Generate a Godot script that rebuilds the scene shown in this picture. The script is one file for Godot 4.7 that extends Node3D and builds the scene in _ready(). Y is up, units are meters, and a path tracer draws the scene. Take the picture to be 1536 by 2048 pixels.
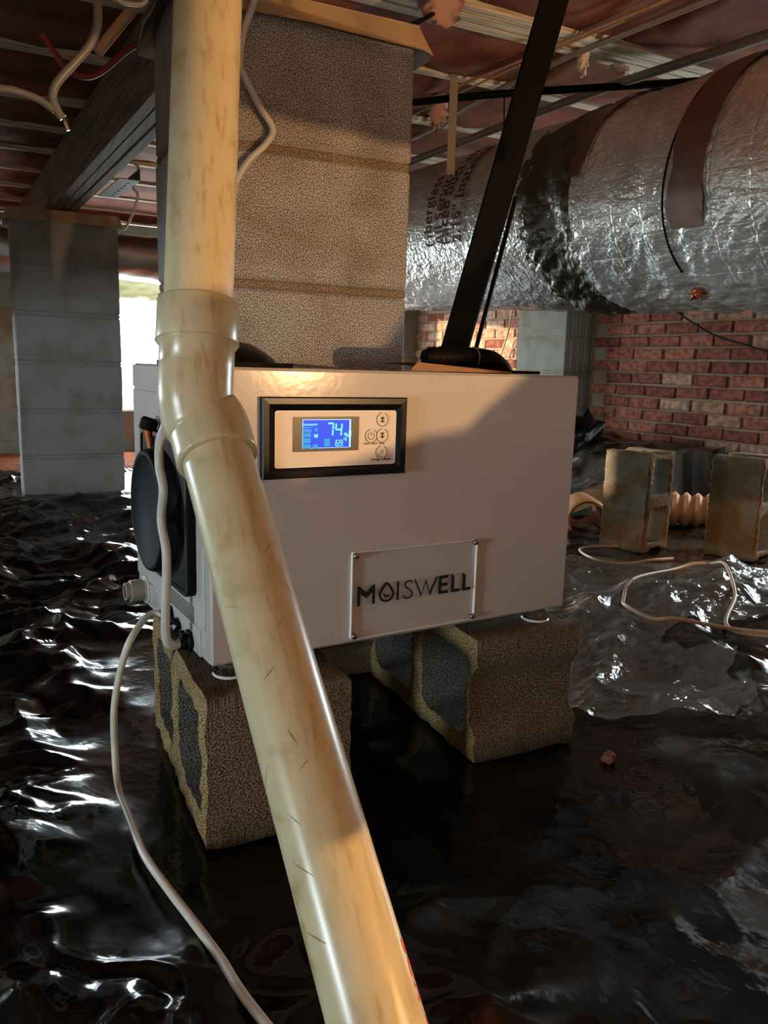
extends Node3D
# A crawl space under a house: a white dehumidifier on two cinder blocks before a block pier.
# World axes: x along the pier's face, y up, z towards the viewer; metres.

const UNIT_YAW := 0.1115
var used := {}
var M := {}


func _ready() -> void:
	camera_sky_and_lights()
	materials()
	structure()
	ground_sheets()
	pier_and_girder()
	joists()
	dehumidifier()
	top_of_unit()
	cinder_blocks()
	pvc_pipe()
	foil_ducts()
	overhead_pipes()
	cords()
	right_side_things()
	lamp_side_things()


func camera_sky_and_lights() -> void:
	var cam := Camera3D.new()
	cam.name = "camera"
	cam.fov = 65.72
	cam.near = 0.02
	var yaw := 0.4338
	var pitch := 0.1809
	var roll := 0.0297
	var fwd := Vector3(sin(yaw) * cos(pitch), -sin(pitch), -cos(yaw) * cos(pitch))
	var right := Vector3(cos(yaw), 0, sin(yaw))
	var up := right.cross(fwd)
	var r2 := right * cos(roll) + up * sin(roll)
	cam.transform = Transform3D(Basis(r2, -right * sin(roll) + up * cos(roll), -fwd), Vector3(-0.2001, 0.5892, 0.9249))
	add_child(cam)
	cam.current = true
	var we := WorldEnvironment.new()
	we.name = "world_environment"
	var env := Environment.new()
	env.background_mode = Environment.BG_COLOR
	env.background_color = Color(0.90, 0.96, 1.0)
	env.background_energy_multiplier = 9.0
	env.tonemap_mode = Environment.TONE_MAPPER_LINEAR
	env.tonemap_exposure = 1.0
	env.sdfgi_enabled = true
	env.ssao_enabled = true
	env.ssil_enabled = true
	we.environment = env
	add_child(we)
	# low sun behind the back wall: it reaches through the crawl door to the far bricks
	var sun := DirectionalLight3D.new()
	sun.name = "sun"
	sun.light_color = Color(1.0, 0.90, 0.76)
	sun.light_energy = 4.2
	sun.light_angular_distance = 0.6
	sun.sky_mode = DirectionalLight3D.SKY_MODE_LIGHT_ONLY
	sun.shadow_enabled = true
	add_child(sun)
	sun.look_at_from_position(Vector3.ZERO, Vector3(0.85, -0.045, 0.345))
	# daylight let in by the crawl door in the back wall and by the side wall vents; the rear one is added fill
	day_opening("daylight_crawl_door", Vector3(1.15, 0.63, -4.69), Vector2(2.1, 0.74), Vector3(0.10, 0, 1), 7.0)
	day_opening("daylight_vent", Vector3(-2.78, 0.46, 1.0), Vector2(0.42, 0.34), Vector3(1, 0, -0.15), 4.6)
	day_opening("daylight_right_vent", Vector3(3.18, 0.66, -0.95), Vector2(0.5, 0.32), Vector3(-1, 0, 0.12), 2.6)
	day_opening("added_rear_fill", Vector3(-2.78, 0.56, -3.3), Vector2(0.6, 0.28), Vector3(1, 0, 0.05), 6.0)  # added fill opening, brightens the right bricks and the duct


func day_opening(called: String, at: Vector3, size: Vector2, towards: Vector3, energy: float) -> void:
	var a := AreaLight3D.new()
	a.name = called
	a.area_size = size
	a.light_color = Color(0.90, 0.97, 1.0)
	a.light_energy = energy
	a.set("area_range", 12.0)
	a.shadow_enabled = true
	add_child(a)
	a.look_at_from_position(at, at + towards)


# ---------------------------------------------------------------- naming
func numbered(called: String) -> String:
	if not used.has(called):
		used[called] = 0
		return called
	used[called] += 1
	return "%s_%03d" % [called, used[called]]


func tag(o: Node3D, label: String, category: String, group := "") -> Node3D:
	o.set_meta("label", label)
	o.set_meta("category", category)
	if group:
		o.set_meta("group", group)
	return o


func thing(called: String, label: String, category: String, at := Vector3.ZERO, turn := 0.0, group := "") -> Node3D:
	var o := Node3D.new()
	o.name = numbered(called)
	add_child(o)
	o.position = at
	o.rotation.y = turn
	return tag(o, label, category, group)


func put(called: String, mesh: Mesh, mat: Material, parent: Node3D = self, at := Vector3.ZERO) -> MeshInstance3D:
	var o := MeshInstance3D.new()
	o.name = numbered(called) if parent == self else called
	o.mesh = mesh
	o.material_override = mat
	o.position = at
	parent.add_child(o, true)
	return o


func struct(called: String, mesh: Mesh, mat: Material, at := Vector3.ZERO, turn := 0.0) -> MeshInstance3D:
	var o := put(called, mesh, mat, self, at)
	o.rotation.y = turn
	o.set_meta("kind", "structure")
	return o


# ---------------------------------------------------------------- shapes (points run counter-clockwise seen from outside)
func begin(smooth := false) -> SurfaceTool:
	var s := SurfaceTool.new()
	s.begin(Mesh.PRIMITIVE_TRIANGLES)
	s.set_smooth_group(0 if smooth else -1)
	return s


func done(s: SurfaceTool) -> ArrayMesh:
	s.generate_normals()
	return s.commit()


func tri(s: SurfaceTool, a: Vector3, b: Vector3, c: Vector3) -> void:
	s.add_vertex(a)
	s.add_vertex(c)
	s.add_vertex(b)


func quad(s: SurfaceTool, a: Vector3, b: Vector3, c: Vector3, d: Vector3) -> void:
	tri(s, a, b, c)
	tri(s, a, c, d)


func away(s: SurfaceTool, p: Array, mid: Vector3) -> void:
	var n: Vector3 = (p[1] - p[0]).cross(p[2] - p[0])
	var flip: bool = n.dot((p[0] + p[2]) * 0.5 - mid) < 0.0
	for k in range(1, p.size() - 1):
		if flip:
			tri(s, p[0], p[k + 1], p[k])
		else:
			tri(s, p[0], p[k], p[k + 1])


func box(s: SurfaceTool, c: Vector3, size: Vector3, bevel := 0.0, xf := Transform3D(), rng: RandomNumberGenerator = null, jit := 0.0) -> void:
	var h := size * 0.5
	var b := minf(bevel, 0.45 * minf(size.x, minf(size.y, size.z)))
	var v := {}
	var mid := xf * c
	for sx in [-1, 1]:
		for sy in [-1, 1]:
			for sz in [-1, 1]:
				var sg := Vector3(sx, sy, sz)
				var e := Vector3.ZERO
				if rng:
					e = Vector3(rng.randf_range(-jit, jit), rng.randf_range(-jit, jit), rng.randf_range(-jit, jit))
				for a in 3:
					var q := Vector3(sg.x * (h.x - b), sg.y * (h.y - b), sg.z * (h.z - b))
					q[a] = sg[a] * h[a]
					v[[sx, sy, sz, a]] = xf * (c + q + e)
	for a in 3:
		var o: int = (a + 1) % 3
		var p: int = (a + 2) % 3
		for g in [-1, 1]:
			var k := []
			for w in [[-1, -1], [1, -1], [1, 1], [-1, 1]]:
				var i := [0, 0, 0, a]
				i[a] = g
				i[o] = w[0]
				i[p] = w[1]
				k.append(v[i])
			away(s, k, mid)
	if b <= 0.0:
		return
	for a in 3:
		var o: int = (a + 1) % 3
		var p: int = (a + 2) % 3
		for g in [[-1, -1], [1, -1], [1, 1], [-1, 1]]:
			var k := []
			for w in [[-1, o], [1, o], [1, p], [-1, p]]:
				var i := [0, 0, 0, w[1]]
				i[a] = w[0]
				i[o] = g[0]
				i[p] = g[1]
				k.append(v[i])
			away(s, k, mid)
	for sx in [-1, 1]:
		for sy in [-1, 1]:
			for sz in [-1, 1]:
				away(s, [v[[sx, sy, sz, 0]], v[[sx, sy, sz, 1]], v[[sx, sy, sz, 2]]], mid)


func box_mesh(size: Vector3, bevel := 0.0, c := Vector3.ZERO) -> ArrayMesh:
	var s := begin()
	box(s, c, size, bevel)
	return done(s)


func spline(p: Array, sub := 8) -> PackedVector3Array:
	var r := PackedVector3Array()
	for i in p.size() - 1:
		var a: Vector3 = p[maxi(i - 1, 0)]
		var b: Vector3 = p[i]
		var c: Vector3 = p[i + 1]
		var d: Vector3 = p[mini(i + 2, p.size() - 1)]
		for k in sub:
			r.append(b.cubic_interpolate(c, a, d, float(k) / sub))
	r.append(p[p.size() - 1])
	return r


# radii: one number, or one for each point
func tube(s: SurfaceTool, pts: PackedVector3Array, radius: Variant, n := 12, caps := true) -> void:
	var rings := []
	var t0 := (pts[1] - pts[0]).normalized()
	var u := t0.cross(Vector3.UP if absf(t0.y) < 0.9 else Vector3.RIGHT).normalized()
	for i in pts.size():
		var t := (pts[mini(i + 1, pts.size() - 1)] - pts[maxi(i - 1, 0)]).normalized()
		if t.length() < 0.5:
			t = t0
		u = (u - t * u.dot(t)).normalized()
		t0 = t
		var w := t.cross(u)
		var rad: float = radius if radius is float else radius[i]
		var ring := PackedVector3Array()
		for k in n:
			var a := TAU * k / n
			ring.append(pts[i] + (u * cos(a) + w * sin(a)) * rad)
		rings.append(ring)
	for i in rings.size() - 1:
		for k in n:
			var j := (k + 1) % n
			quad(s, rings[i][k], rings[i][j], rings[i + 1][j], rings[i + 1][k])
	if caps:
		s.set_smooth_group(-1)
		for k in range(1, n - 1):
			tri(s, rings[0][0], rings[0][k + 1], rings[0][k])
			var e: PackedVector3Array = rings[rings.size() - 1]
			tri(s, e[0], e[k], e[k + 1])
		s.set_smooth_group(0)


func tube_mesh(pts: PackedVector3Array, radius: Variant, n := 12, caps := true) -> ArrayMesh:
	var s := begin(true)
	tube(s, pts, radius, n, caps)
	return done(s)


# profile: Vector2(radius, height) from bottom to top, turned round the y axis of xf
func lathe(s: SurfaceTool, prof: Array, n := 24, xf := Transform3D()) -> void:
	for i in prof.size() - 1:
		for k in n:
			var a := TAU * k / n
			var b := TAU * (k + 1) / n
			var p: Vector2 = prof[i]
			var q: Vector2 = prof[i + 1]
			var v := [Vector3(p.x * sin(a), p.y, p.x * cos(a)), Vector3(p.x * sin(b), p.y, p.x * cos(b)), Vector3(q.x * sin(b), q.y, q.x * cos(b)), Vector3(q.x * sin(a), q.y, q.x * cos(a))]
			if p.x > 1e-5:
				tri(s, xf * v[0], xf * v[1], xf * v[2])
			if q.x > 1e-5:
				tri(s, xf * v[0], xf * v[2], xf * v[3])


func lathe_mesh(prof: Array, n := 24, xf := Transform3D(), smooth := false) -> ArrayMesh:
	var s := begin(smooth)
	lathe(s, prof, n, xf)
	return done(s)


# a flat outline pushed from z0 to z1
func prism(s: SurfaceTool, poly: PackedVector2Array, z0: float, z1: float, xf := Transform3D()) -> void:
	var p := poly
	if Geometry2D.is_polygon_clockwise(p):
		p = p.duplicate()
		p.reverse()
	var t := Geometry2D.triangulate_polygon(p)
	for i in range(0, t.size(), 3):
		var a := p[t[i]]
		var b := p[t[i + 1]]
		var c := p[t[i + 2]]
		if (b - a).cross(c - a) < 0.0:
			var h := b
			b = c
			c = h
		tri(s, xf * Vector3(a.x, a.y, z1), xf * Vector3(b.x, b.y, z1), xf * Vector3(c.x, c.y, z1))
		tri(s, xf * Vector3(a.x, a.y, z0), xf * Vector3(c.x, c.y, z0), xf * Vector3(b.x, b.y, z0))
	for i in p.size():
		var a := p[i]
		var b := p[(i + 1) % p.size()]
		quad(s, xf * Vector3(a.x, a.y, z0), xf * Vector3(b.x, b.y, z0), xf * Vector3(b.x, b.y, z1), xf * Vector3(a.x, a.y, z1))


func prism_mesh(poly: PackedVector2Array, z0: float, z1: float, xf := Transform3D()) -> ArrayMesh:
	var s := begin()
	prism(s, poly, z0, z1, xf)
	return done(s)


func round_rect(x0: float, y0: float, x1: float, y1: float, r: float, n := 5) -> PackedVector2Array:
	var p := PackedVector2Array()
	var c := [Vector2(x1 - r, y1 - r), Vector2(x0 + r, y1 - r), Vector2(x0 + r, y0 + r), Vector2(x1 - r, y0 + r)]
	for k in 4:
		for i in n + 1:
			var a := PI / 2 * (k + float(i) / n)
			p.append(c[k] + Vector2(cos(a), sin(a)) * r)
	return p


# a line of even width as an outline, with flat ends
func stroke(s: SurfaceTool, pts: Array, w: float, z0: float, z1: float) -> void:
	var l := PackedVector2Array()
	var r := PackedVector2Array()
	for i in pts.size():
		var a: Vector2 = pts[maxi(i - 1, 0)]
		var b: Vector2 = pts[mini(i + 1, pts.size() - 1)]
		var p: Vector2 = pts[i]
		var n := (b - a).normalized().orthogonal()
		if i > 0 and i < pts.size() - 1:
			var n1: Vector2 = (p - a).normalized().orthogonal()
			n = n / maxf(n.dot(n1), 0.4)
		l.append(p + n * w * 0.5)
		r.append(p - n * w * 0.5)
	for i in pts.size() - 1:
		prism(s, PackedVector2Array([l[i], l[i + 1], r[i + 1], r[i]]), z0, z1)


func text_mesh(words: String, height: float, depth := 0.0006, bold := false) -> TextMesh:
	var t := TextMesh.new()
	t.text = words
	var f := SystemFont.new()
	f.font_names = PackedStringArray(["Droid Sans"])
	f.font_weight = 700 if bold else 400
	t.font = f
	# pixel_size cannot go under 0.0001, so small lettering takes a smaller font
	t.font_size = 64 if height > 0.0046 else int(round(64.0 * height / 0.0046))
	t.pixel_size = height / 46.0 * 64.0 / t.font_size
	t.depth = depth
	t.curve_step = 1.5
	return t


# ---------------------------------------------------------------- materials
func noise(seed_: int, freq: float, oct := 4, type := FastNoiseLite.TYPE_SIMPLEX_SMOOTH, ridged := false) -> FastNoiseLite:
	var n := FastNoiseLite.new()
	n.seed = seed_
	n.frequency = freq
	n.noise_type = type
	n.fractal_type = FastNoiseLite.FRACTAL_RIDGED if ridged else FastNoiseLite.FRACTAL_FBM
	n.fractal_octaves = oct
	return n


func ntex(n: FastNoiseLite, stops: Array, size := 512, bump := 0.0) -> NoiseTexture2D:
	var t := NoiseTexture2D.new()
	t.width = size
	t.height = size
	t.seamless = true
	t.noise = n
	if bump > 0.0:
		t.as_normal_map = true
		t.bump_strength = bump
	if stops:
		var g := Gradient.new()
		var off := PackedFloat32Array()
		var col := PackedColorArray()
		for q in stops:
			off.append(q[0])
			col.append(q[1])
		g.offsets = off
		g.colors = col
		t.color_ramp = g
	return t


func mat(color: Color, rough := 0.6, metal := 0.0, spec := 0.5) -> StandardMaterial3D:
	var m := StandardMaterial3D.new()
	m.albedo_color = color
	m.roughness = rough
	m.metallic = metal
	m.metallic_specular = spec
	return m


func tri_map(m: StandardMaterial3D, scale: Variant, world := true) -> StandardMaterial3D:
	m.uv1_triplanar = true
	m.uv1_world_triplanar = world
	m.uv1_scale = scale if scale is Vector3 else Vector3.ONE * scale
	return m


func g(v: float) -> Color:
	return Color(v, v, v)


func glow(color: Color, energy: float) -> StandardMaterial3D:
	var m := mat(Color(0.01, 0.01, 0.012), 0.4, 0.0, 0.3)
	m.emission_enabled = true
	m.emission = color
	m.emission_energy_multiplier = energy
	return m


func materials() -> void:
	# rough concrete: open grain with dark pores
	var grain := ntex(noise(3, 0.16, 3), [[0.0, g(0.25)], [0.34, g(0.40)], [0.46, g(0.72)], [0.60, g(0.88)], [0.68, g(1.0)], [1.0, g(1.0)]])
	var grain_h := ntex(noise(3, 0.16, 3), [])
	var coarse := ntex(noise(5, 0.19, 5), [[0.0, g(0.22)], [0.34, g(0.40)], [0.46, g(0.68)], [0.60, g(0.82)], [0.68, g(1.0)], [1.0, g(1.0)]])
	var coarse_h := ntex(noise(5, 0.19, 5), [])
	var patch := ntex(noise(9, 0.012, 4), [[0.0, Color(0.84, 0.81, 0.78)], [0.5, Color(0.96, 0.95, 0.94)], [1.0, Color(1, 1, 1)]], 256)
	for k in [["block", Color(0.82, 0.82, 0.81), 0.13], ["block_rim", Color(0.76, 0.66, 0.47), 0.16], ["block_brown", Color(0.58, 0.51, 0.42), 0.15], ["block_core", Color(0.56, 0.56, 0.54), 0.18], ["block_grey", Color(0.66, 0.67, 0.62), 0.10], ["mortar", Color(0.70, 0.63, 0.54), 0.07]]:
		var m := tri_map(mat(k[1], 0.95, 0.0, 0.25), 4.6)
		m.albedo_texture = grain
		m.heightmap_enabled = true
		m.heightmap_texture = grain_h
		m.heightmap_scale = k[2]
		m.detail_enabled = true
		m.detail_albedo = patch
		m.detail_blend_mode = BaseMaterial3D.BLEND_MODE_MUL
		m.detail_uv_layer = BaseMaterial3D.DETAIL_UV_2
		m.uv2_triplanar = true
		m.uv2_world_triplanar = true
		m.uv2_scale = Vector3.ONE * 1.7
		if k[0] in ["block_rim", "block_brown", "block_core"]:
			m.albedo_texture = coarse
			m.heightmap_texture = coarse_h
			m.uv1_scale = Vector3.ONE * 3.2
		M[k[0]] = m
	# concrete with red clay stains
	var stain := ntex(noise(21, 0.010, 5), [[0.0, Color(0.82, 0.62, 0.45)], [0.40, Color(0.87, 0.72, 0.57)], [0.52, Color(0.94, 0.90, 0.84)], [1.0, Color(1, 1, 1)]], 256)
	for k in [["block_stained", Color(0.62, 0.60, 0.54)], ["block_clay", Color(0.60, 0.50, 0.38)]]:
		var ms: StandardMaterial3D = M["block"].duplicate()
		ms.albedo_color = k[1]
		ms.detail_albedo = stain
		ms.heightmap_scale = 0.1
		ms.uv2_scale = Vector3.ONE * 2.1
		M[k[0]] = ms
	# bricks: a few tones, some smeared with mortar; the palest also brighten the far sunlit part
	var smear := ntex(noise(31, 0.03, 4), [[0.0, g(0.62)], [0.45, g(0.85)], [0.62, Color(1, 1, 1)], [0.75, Color(1.0, 0.98, 0.95)], [1.0, Color(1, 1, 1)]], 256)
	var tones := [Color(0.52, 0.31, 0.25), Color(0.56, 0.35, 0.28), Color(0.47, 0.28, 0.23), Color(0.60, 0.39, 0.31), Color(0.62, 0.47, 0.38), Color(0.66, 0.53, 0.44)]
	for i in tones.size():
		var mb := tri_map(mat(tones[i], 0.92, 0.0, 0.25), 2.6)
		mb.albedo_texture = smear
		mb.heightmap_enabled = true
		mb.heightmap_texture = grain_h
		mb.heightmap_scale = 0.10
		M["brick%d" % i] = mb
	# timber
	var streak := ntex(noise(41, 0.02, 5), [[0.0, g(0.60)], [0.4, g(0.86)], [0.6, g(0.95)], [1.0, g(1.0)]], 512)
	for k in [["joist", Color(0.93, 0.87, 0.76), Vector3(0.35, 7, 7)], ["girder", Color(0.58, 0.51, 0.44), Vector3(5, 5, 0.22)], ["board", Color(0.66, 0.53, 0.38), Vector3(0.8, 5, 5)]]:
		var mw := tri_map(mat(k[1], 0.85, 0.0, 0.3), k[2])
		mw.albedo_texture = streak
		mw.heightmap_enabled = true
		mw.heightmap_texture = streak
		mw.heightmap_scale = 0.05
		M[k[0]] = mw
	# kraft facing of the insulation between the joists
	var mk := tri_map(mat(Color(0.62, 0.37, 0.27), 0.8, 0.0, 0.3), 2.0)
	mk.albedo_texture = ntex(noise(51, 0.01, 5), [[0.0, g(0.6)], [0.5, g(0.85)], [1.0, g(1.0)]], 256)
	M["kraft"] = mk
	M["wool"] = mat(Color(0.88, 0.80, 0.70), 1.0, 0.0, 0.1)
	M["wool_pink"] = mat(Color(0.74, 0.60, 0.57), 1.0, 0.0, 0.1)
	# black polythene: glossy, finely crinkled; dust lies on part of it
	var mp := tri_map(mat(Color(0.075, 0.075, 0.08), 0.17, 0.0, 0.42), 1.1)
	mp.normal_enabled = true
	mp.normal_scale = 0.12
	mp.normal_texture = ntex(noise(61, 0.008, 4, FastNoiseLite.TYPE_SIMPLEX_SMOOTH, true), [], 1024, 9.0)
	mp.vertex_color_use_as_albedo = true
	mp.albedo_color = Color.WHITE
	mp.roughness_texture = ntex(noise(63, 0.01, 4), [[0.0, g(0.07)], [0.5, g(0.11)], [0.75, g(0.20)], [1.0, g(0.34)]], 512)
	mp.roughness = 1.0
	M["polythene"] = mp
	var mc := mat(Color(0.60, 0.61, 0.60, 0.22), 0.17, 0.0, 0.5)
	mc.transparency = BaseMaterial3D.TRANSPARENCY_ALPHA
	tri_map(mc, Vector3(1.4, 2.0, 3.4))
	mc.normal_enabled = true
	mc.normal_scale = 1.3
	mc.normal_texture = mp.normal_texture
	M["clear_sheet"] = mc
	var ml := tri_map(mat(Color(0.62, 0.33, 0.20), 0.95, 0.0, 0.2), 1.4)
	ml.albedo_texture = ntex(noise(71, 0.03, 5), [[0.0, g(0.5)], [0.5, g(0.8)], [1.0, g(1.0)]], 512)
	ml.heightmap_enabled = true
	ml.heightmap_texture = ml.albedo_texture
	ml.heightmap_scale = 1.0
	M["clay"] = ml
	M["outside"] = mat(Color(0.60, 0.58, 0.50), 0.95)
	# foil: scrim squares and fine crinkles
	M["foil"] = foil_material(Color(0.85, 0.84, 0.81), 0.33, 0.34)
	M["foil_dark"] = foil_material(Color(0.36, 0.34, 0.29), 0.36, 0.2)
	M["foil_tape"] = foil_material(Color(0.46, 0.36, 0.31), 0.42, 0.12)
	M["red_print"] = mat(Color(0.40, 0.10, 0.10), 0.6)
	M["red_print"].metallic_specular = 0.3
	# the dehumidifier
	var paint := mat(Color(0.70, 0.69, 0.68), 0.16, 0.0, 0.42)
	tri_map(paint, 6.0)
	paint.heightmap_enabled = true
	paint.heightmap_texture = ntex(noise(81, 0.05, 2), [], 256)
	paint.heightmap_scale = 0.006
	M["paint"] = paint
	M["black_gloss"] = mat(Color(0.045, 0.05, 0.06), 0.33, 0.0, 0.35)
	M["black_plastic"] = mat(Color(0.04, 0.045, 0.05), 0.6, 0.0, 0.22)
	M["rubber"] = mat(Color(0.030, 0.032, 0.035), 0.6, 0.0, 0.25)
	M["panel"] = mat(Color(0.80, 0.78, 0.76), 0.45)
	M["panel_edge"] = mat(Color(0.88, 0.87, 0.86), 0.3)
	M["ink"] = mat(Color(0.12, 0.09, 0.08), 0.6)
	M["ink_soft"] = mat(Color(0.36, 0.29, 0.25), 0.6)
	M["letters"] = mat(Color(0.07, 0.10, 0.13), 0.4)
	M["chrome"] = mat(Color(0.85, 0.85, 0.86), 0.10, 1.0)
	M["steel"] = mat(Color(0.56, 0.56, 0.55), 0.35, 1.0)
	M["zinc"] = mat(Color(0.52, 0.50, 0.48), 0.42, 0.85)
	M["copper"] = mat(Color(0.72, 0.42, 0.26), 0.35, 0.9)
	var pane := mat(Color(0.92, 0.92, 0.92, 0.01), 0.08, 0.0, 0.15)
	pane.transparency = BaseMaterial3D.TRANSPARENCY_ALPHA
	M["acrylic"] = pane
	M["acrylic_edge"] = mat(Color(0.93, 0.93, 0.91), 0.25)
	M["screen_rim"] = mat(Color(0.10, 0.10, 0.14), 0.35)
	M["lcd"] = glow(Color(0.0, 0.33, 1.0), 0.9)
	M["lcd_text"] = glow(Color(0.52, 1.0, 1.0), 1.0)
	M["lcd_bar"] = glow(Color(0.0, 0.72, 0.95), 0.8)
	M["lcd_white"] = glow(Color(0.72, 0.98, 1.0), 1.25)
	# pipes, cords, sheet metal
	var mv := tri_map(mat(Color(0.73, 0.70, 0.575), 0.30, 0.0, 0.5), Vector3(9, 2.2, 2.2))
	mv.albedo_texture = ntex(noise(91, 0.02, 6), [[0.0, Color(0.72, 0.65, 0.52)], [0.22, Color(0.88, 0.83, 0.73)], [0.36, Color(0.96, 0.95, 0.93)], [1.0, Color(1, 1, 1)]], 512)
	M["pvc"] = mv
	M["scuff"] = mat(Color(0.50, 0.44, 0.33), 0.8)
	M["pvc_print"] = mat(Color(0.74, 0.20, 0.14), 0.6)
	M["bounce_white"] = mat(Color(0.90, 0.89, 0.87), 0.6)  # reflector white added to the unseen front wall
	M["cord"] = mat(Color(0.80, 0.79, 0.74), 0.4)
	M["cord_grey"] = mat(Color(0.72, 0.72, 0.69), 0.42)
	M["cable_shaded"] = mat(Color(0.42, 0.43, 0.41), 0.42)  # grey darkened: the cables' shade is put into the colour
	M["cord_tan"] = mat(Color(0.72, 0.58, 0.44), 0.5)
	M["cord_red"] = mat(Color(0.55, 0.16, 0.12), 0.5)
	var mf := tri_map(mat(Color(0.74, 0.64, 0.52), 0.55, 0.0, 0.4), 2.0)
	mf.albedo_texture = ntex(noise(95, 0.015, 4), [[0.0, g(0.72)], [0.5, g(0.92)], [1.0, g(1.0)]], 256)
	M["flashing"] = mf
	M["paper"] = mat(Color(0.80, 0.66, 0.52), 0.75)
	M["drain_hose"] = mat(Color(0.82, 0.60, 0.42), 0.6)
	M["drain_hose_dark"] = mat(Color(0.10, 0.08, 0.07), 0.5)
	M["strap"] = mat(Color(0.58, 0.55, 0.50), 0.5, 0.3)
	M["plate_dull"] = mat(Color(0.45, 0.43, 0.41), 0.75)
	M["bulb"] = glow(Color(1.0, 0.78, 0.52), 3.0)
	M["cardboard"] = mat(Color(0.55, 0.42, 0.30), 0.85)


# a 512 px picture of relief: two sets of scrim threads over crinkled foil
func foil_material(color: Color, rough: float, bump: float) -> StandardMaterial3D:
	if not M.has("foil_relief"):
		var a := noise(101, 0.02, 4, FastNoiseLite.TYPE_SIMPLEX_SMOOTH, true).get_seamless_image(512, 512)
		var b := noise(103, 0.07, 3).get_seamless_image(512, 512)
		var im := Image.create(512, 512, false, Image.FORMAT_L8)
		for y in 512:
			for x in 512:
				var v := 0.5 * a.get_pixel(x, y).r + 0.35 * b.get_pixel(x, y).r
				if (x + 3) % 64 < 4 or (y + 9) % 64 < 4:
					v += 0.16
				im.set_pixel(x, y, Color(v, v, v))
		M["foil_relief"] = ImageTexture.create_from_image(im)
	var m := mat(color, rough, 0.62, 0.5)
	m.uv1_scale = Vector3(6, 3.2, 1)
	m.heightmap_enabled = false
	m.normal_enabled = true
	m.normal_scale = bump * 2.0
	if not M.has("foil_normal"):
		var q: Image = M["foil_relief"].get_image().duplicate()
		q.convert(Image.FORMAT_RGBA8)
		q.bump_map_to_normal_map(6.0)
		M["foil_normal"] = ImageTexture.create_from_image(q)
	m.normal_texture = M["foil_normal"]
	return m


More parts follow.
